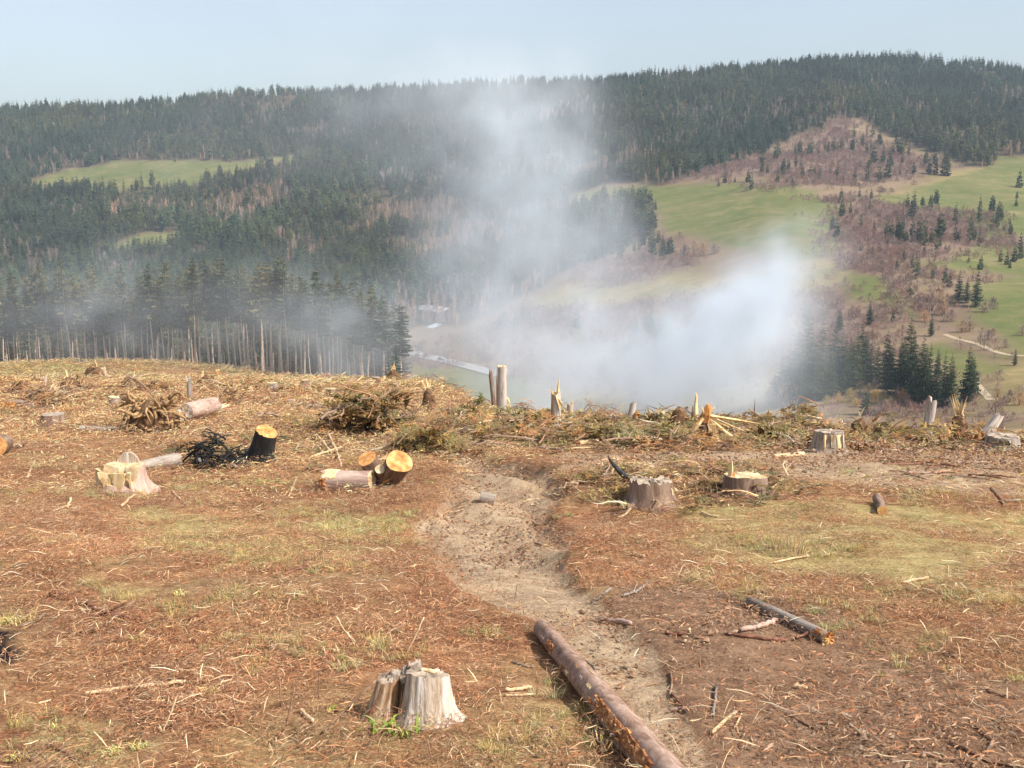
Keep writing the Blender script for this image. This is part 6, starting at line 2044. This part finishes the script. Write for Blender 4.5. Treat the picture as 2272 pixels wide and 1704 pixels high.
for a, b, w, h, n, forms, lb in [(330, 872, 90, 26, 14, BAREB + BROWNB, 'brash tangle beyond the tangled root ball'), (60, 858, 100, 24, 12, BAREB + BROWNB, 'long low brash line at the far left of the clearing'), (250, 845, 80, 22, 10, BAREB, 'dark brash knot on the mound before the stand'),
                                 (560, 872, 70, 26, 12, BROWNB + PALEB, 'brash heap left of the dark little stump'), (860, 905, 90, 34, 16, BROWNB + GREENB, 'brown brash between mossy root snag and green heap'), (640, 955, 60, 22, 10, GREENB + BAREB, 'small green brash just behind the crossed sticks'),
                                 (400, 1000, 60, 18, 8, BROWNB, 'low rusty brash behind the charred heap'), (1300, 1075, 60, 22, 10, GREENB + BROWNB, 'green brash on the bank above the track bend')]:
    brash_pile('brush_pile', lb, a, b, w, h, n, forms, None, 0.02)
snag('snapped_tree', 'thin grey snag standing in brash in the left middle', 420, 893, 10, 60, 'bark_grey', (0.02, 0), 161, 0.3, 2, wood='grey_wood')
stump_px('stump', 'dark little stump alone on the pale grass', 646, 906, 20, 18, 'bark_brown', 'cut_old', seed=163, flare=0.3, roots=1)
stick('branch', 'tall curved dead branch rising behind the root ball', [(350, 896), (334, 866), (314, 842), (297, 833)], 4, 'stick_brown', 'branch', None, zpx=[4, 34, 62, 72])
stick('branch', 'arched bare branch right of the pale log', [(440, 968), (465, 944), (490, 930), (518, 958)], 4, 'stick_brown', 'branch', None, zpx=[0, 22, 30, 6])
for i, (a, b, c, d, w) in enumerate([(70, 1058, 58, 1062, 4), (62, 1060, 78, 1024, 5), (150, 1130, 158, 1108, 6), (118, 1136, 160, 1122, 4), (560, 1015, 650, 1000, 3), (640, 1105, 660, 1060, 4), (270, 1126, 300, 1100, 6), (400, 1110, 380, 1090, 4), (420, 1058, 410, 1085, 3), (470, 1120, 490, 1112, 4)]):
    stick('stick', 'short pale stick in the litter around the pale stumps', [(a, b), (c, d)], w, 'stick_pale', 'stick', 'short sticks around the pale stumps', twigs=0)
rn = random.Random(404)
for i, (a, b, w, h) in enumerate([(40, 878, 60, 40), (150, 872, 66, 44), (205, 842, 54, 38), (285, 862, 50, 34), (455, 868, 56, 44), (505, 893, 46, 42), (590, 905, 40, 24), (680, 905, 50, 26), (1010, 905, 44, 26), (1180, 918, 54, 28), (1330, 925, 56, 30), (1450, 934, 50, 34), (1640, 944, 54, 28), (1960, 962, 60, 34), (2215, 972, 60, 40)]):
    root_mass('root_mass', 'torn root chunk in the debris, %s counted from the left across the clearing' % nth(i + 1), a, b, w, h, 12, rn.choice(['root', 'stick_brown', 'bark_pink']), 'soil_clod', 'torn root chunks across the clearing', 500 + i, spikes=rn.choice((1, 2, 4)))
for i, (a, b, w, h, ln) in enumerate([(95, 862, 9, 34, 0.2), (232, 838, 8, 26, -0.1), (480, 850, 8, 34, 0.1), (560, 880, 8, 24, -0.2), (655, 872, 8, 22, 0.1), (1052, 912, 9, 30, 0.1), (1290, 912, 10, 34, -0.15), (1470, 922, 9, 36, 0.1), (1605, 936, 9, 30, -0.1), (1700, 944, 8, 40, 0.2), (1870, 952, 9, 44, -0.12), (1990, 962, 9, 36, 0.15), (2100, 968, 10, 46, -0.1)]):
    snag('snapped_tree', 'small splintered stub on the crest, %s counted from the left' % nth(i + 1), a, b, w, h, rn.choice(['bark_snag', 'bark_pole', 'orange_wood']), (ln, 0), 540 + i, 0.4, 3, 'small splintered stubs on the crest')
# small distant stumps across the upper clearing
rn = random.Random(31)
for i in range(34):
    px, py = rn.uniform(5, 930), rn.uniform(812, 884)
    if px > 560: py = max(py, 838)
    p, m = hit(px, py)
    if p.y > 140: continue
    w = rn.uniform(0.32, 0.55) / m
    stump_px('stump', 'small faraway stump dotting the upper clearing before the stand', px, py, w, w * rn.uniform(0.5, 1.0), rn.choice(['bark_grey', 'bark_brown']), rn.choice(['cut_old', 'cut_pale']), seed=900 + i, flare=0.4, roots=0, sides=18, group='faraway stumps of the upper clearing')
# loose branches strewn in the slash band
rn = random.Random(55)
for i in range(46):
    px, py = rn.uniform(1090, 2260), rn.uniform(948, 1004)
    L = rn.uniform(40, 130)
    stick('branch', 'long thin branch strewn in the slash band before the broken trunks', [(px, py), (px + L * 0.5, py + rn.uniform(-4, 4)), (px + L, py + rn.uniform(-9, 9))], rn.uniform(2.5, 5), rn.choice(['stick_brown', 'stick_brown', 'bark_pink', 'stick_red', 'stick_pale']), 'branch', 'branches strewn in the slash band', lift=3, sides=5)
for i in range(16):
    px, py = rn.uniform(1900, 2230), rn.uniform(1012, 1060)
    L = rn.uniform(60, 150)
    stick('branch', 'slim branch lying on the side track at the right edge', [(px, py), (px + L * 0.5, py + rn.uniform(-3, 5)), (px + L, py + rn.uniform(-4, 12))], rn.uniform(2.5, 5), rn.choice(['stick_brown', 'bark_pink', 'stick_red']), 'branch', 'branches on the side track', lift=2, sides=5)
stick('branch', 'dark branch rising from the side track at the right edge', [(2226, 1124), (2215, 1104), (2190, 1078)], 8, 'bark_brown', 'branch', None, zpx=[0, 18, 40])
stick('branch', 'dark branch lying along the right edge below the side track', [(2226, 1118), (2272, 1112)], 7, 'bark_brown', 'branch', None)
# dry weeds
def weeds(label, px, py, wpx, hpx, n, seed, group=None):
    p, m = hit(px, py)
    t = thing('weed_clump', label, 'weeds', p, (0, 0, 0), group)
    rn = random.Random(seed)
    for k in range(n):
        b = MB()
        h = hpx * m * rn.uniform(0.5, 1)
        d = Vector((rn.uniform(-.25, .25), rn.uniform(-.25, .25), 1)) * h
        b.tube([(0, 0, -0.02), d * 0.5 + Vector((rn.uniform(-.04, .04), 0, 0)), d], [0.9 * m, 0.7 * m, 0.35 * m], 4, 0, (0.42, 0.3, 0.19))
        for j in range(3):
            q = rn.uniform(0.4, 0.9)
            b.tube([d * q, d * q + Vector((rn.uniform(-.2, .2), rn.uniform(-.1, .1), 0.22)) * h], [0.5 * m, 0.25 * m], 3, 0, (0.42, 0.3, 0.19))
        o = b.build('stalk', ['twig_obj'], t)
        x = rn.uniform(-.5, .5) * wpx * m
        o.location = (x, rn.uniform(-.3, .3) * wpx * m, 0)
weeds('clump of tall dry weeds on the straw slope at right', 1760, 1236, 90, 66, 26, 5)
weeds('thin dry weeds behind the low brown stump', 1480, 1062, 150, 44, 18, 6)
weeds('thin dry weeds between the two stumps right of the track', 1555, 1112, 80, 44, 14, 7)
weeds('sparse dry weeds left of the white-splinter stump', 1580, 1050, 60, 40, 8, 8)

# ------------------------------------------------------------------ vehicles on the valley road
def car(label, at, paint, heading_pt, van=False):
    p, _ = hit(*at, 120.0)
    q, _ = hit(*heading_pt, 120.0)
    d = q - p
    t = thing('car', label, 'car', p + Vector((0, 0, 0.5)), (0, 0, math.atan2(d.y, d.x)))
    hh = 1.9 if van else 1.45
    prof = [(-2.1, 0.35), (-2.15, 0.8), (-2.0, 0.98), (-1.7, 1.02), (1.0, 1.0), (1.9, 0.86), (2.12, 0.7), (2.12, 0.35)]
    def extr(pr, w, w2=None):
        b = MB()
        w2 = w2 or [w] * len(pr)
        l = [b.add((x, -ww, z)) for (x, z), ww in zip(pr, w2)]
        r = [b.add((x, ww, z)) for (x, z), ww in zip(pr, w2)]
        b.face(tuple(l)); b.face(tuple(reversed(r)))
        for k in range(len(pr)):
            k2 = (k + 1) % len(pr)
            b.face((l[k2], l[k], r[k], r[k2]))
        return b
    extr(prof, 0.86).build('body', [paint], t)
    cab = [(-1.9, 1.0), (-1.6, hh - 0.08), (-1.3, hh), (0.1, hh), (0.9, 1.0)]
    extr(cab, 0.75, [0.82, 0.68, 0.66, 0.66, 0.82]).build('cabin_glass', ['car_glass'], t)
    rf = MB()
    rf.v = [(-1.5, -0.66, hh - 0.02), (0.15, -0.66, hh - 0.02), (0.15, 0.66, hh - 0.02), (-1.5, 0.66, hh - 0.02), (-1.4, -0.6, hh + 0.05), (0.05, -0.6, hh + 0.05), (0.05, 0.6, hh + 0.05), (-1.4, 0.6, hh + 0.05)]
    for f in ((4, 5, 6, 7), (0, 1, 5, 4), (1, 2, 6, 5), (2, 3, 7, 6), (3, 0, 4, 7)): rf.face(f)
    rf.build('roof_panel', [paint], t)
    for x in (-1.3, 1.3):
        for y in (-0.8, 0.8):
            w = MB()
            w.tube([(x, y - 0.1, 0.32), (x, y + 0.1, 0.32)], 0.32, 14)
            w.build('wheel', ['rubber'], t)
car('dark car driving on the valley road', (977, 800), 'paint_dark', (1030, 812))
car('white car just leaving the trees on the valley road', (930, 788), 'paint_white', (980, 800))
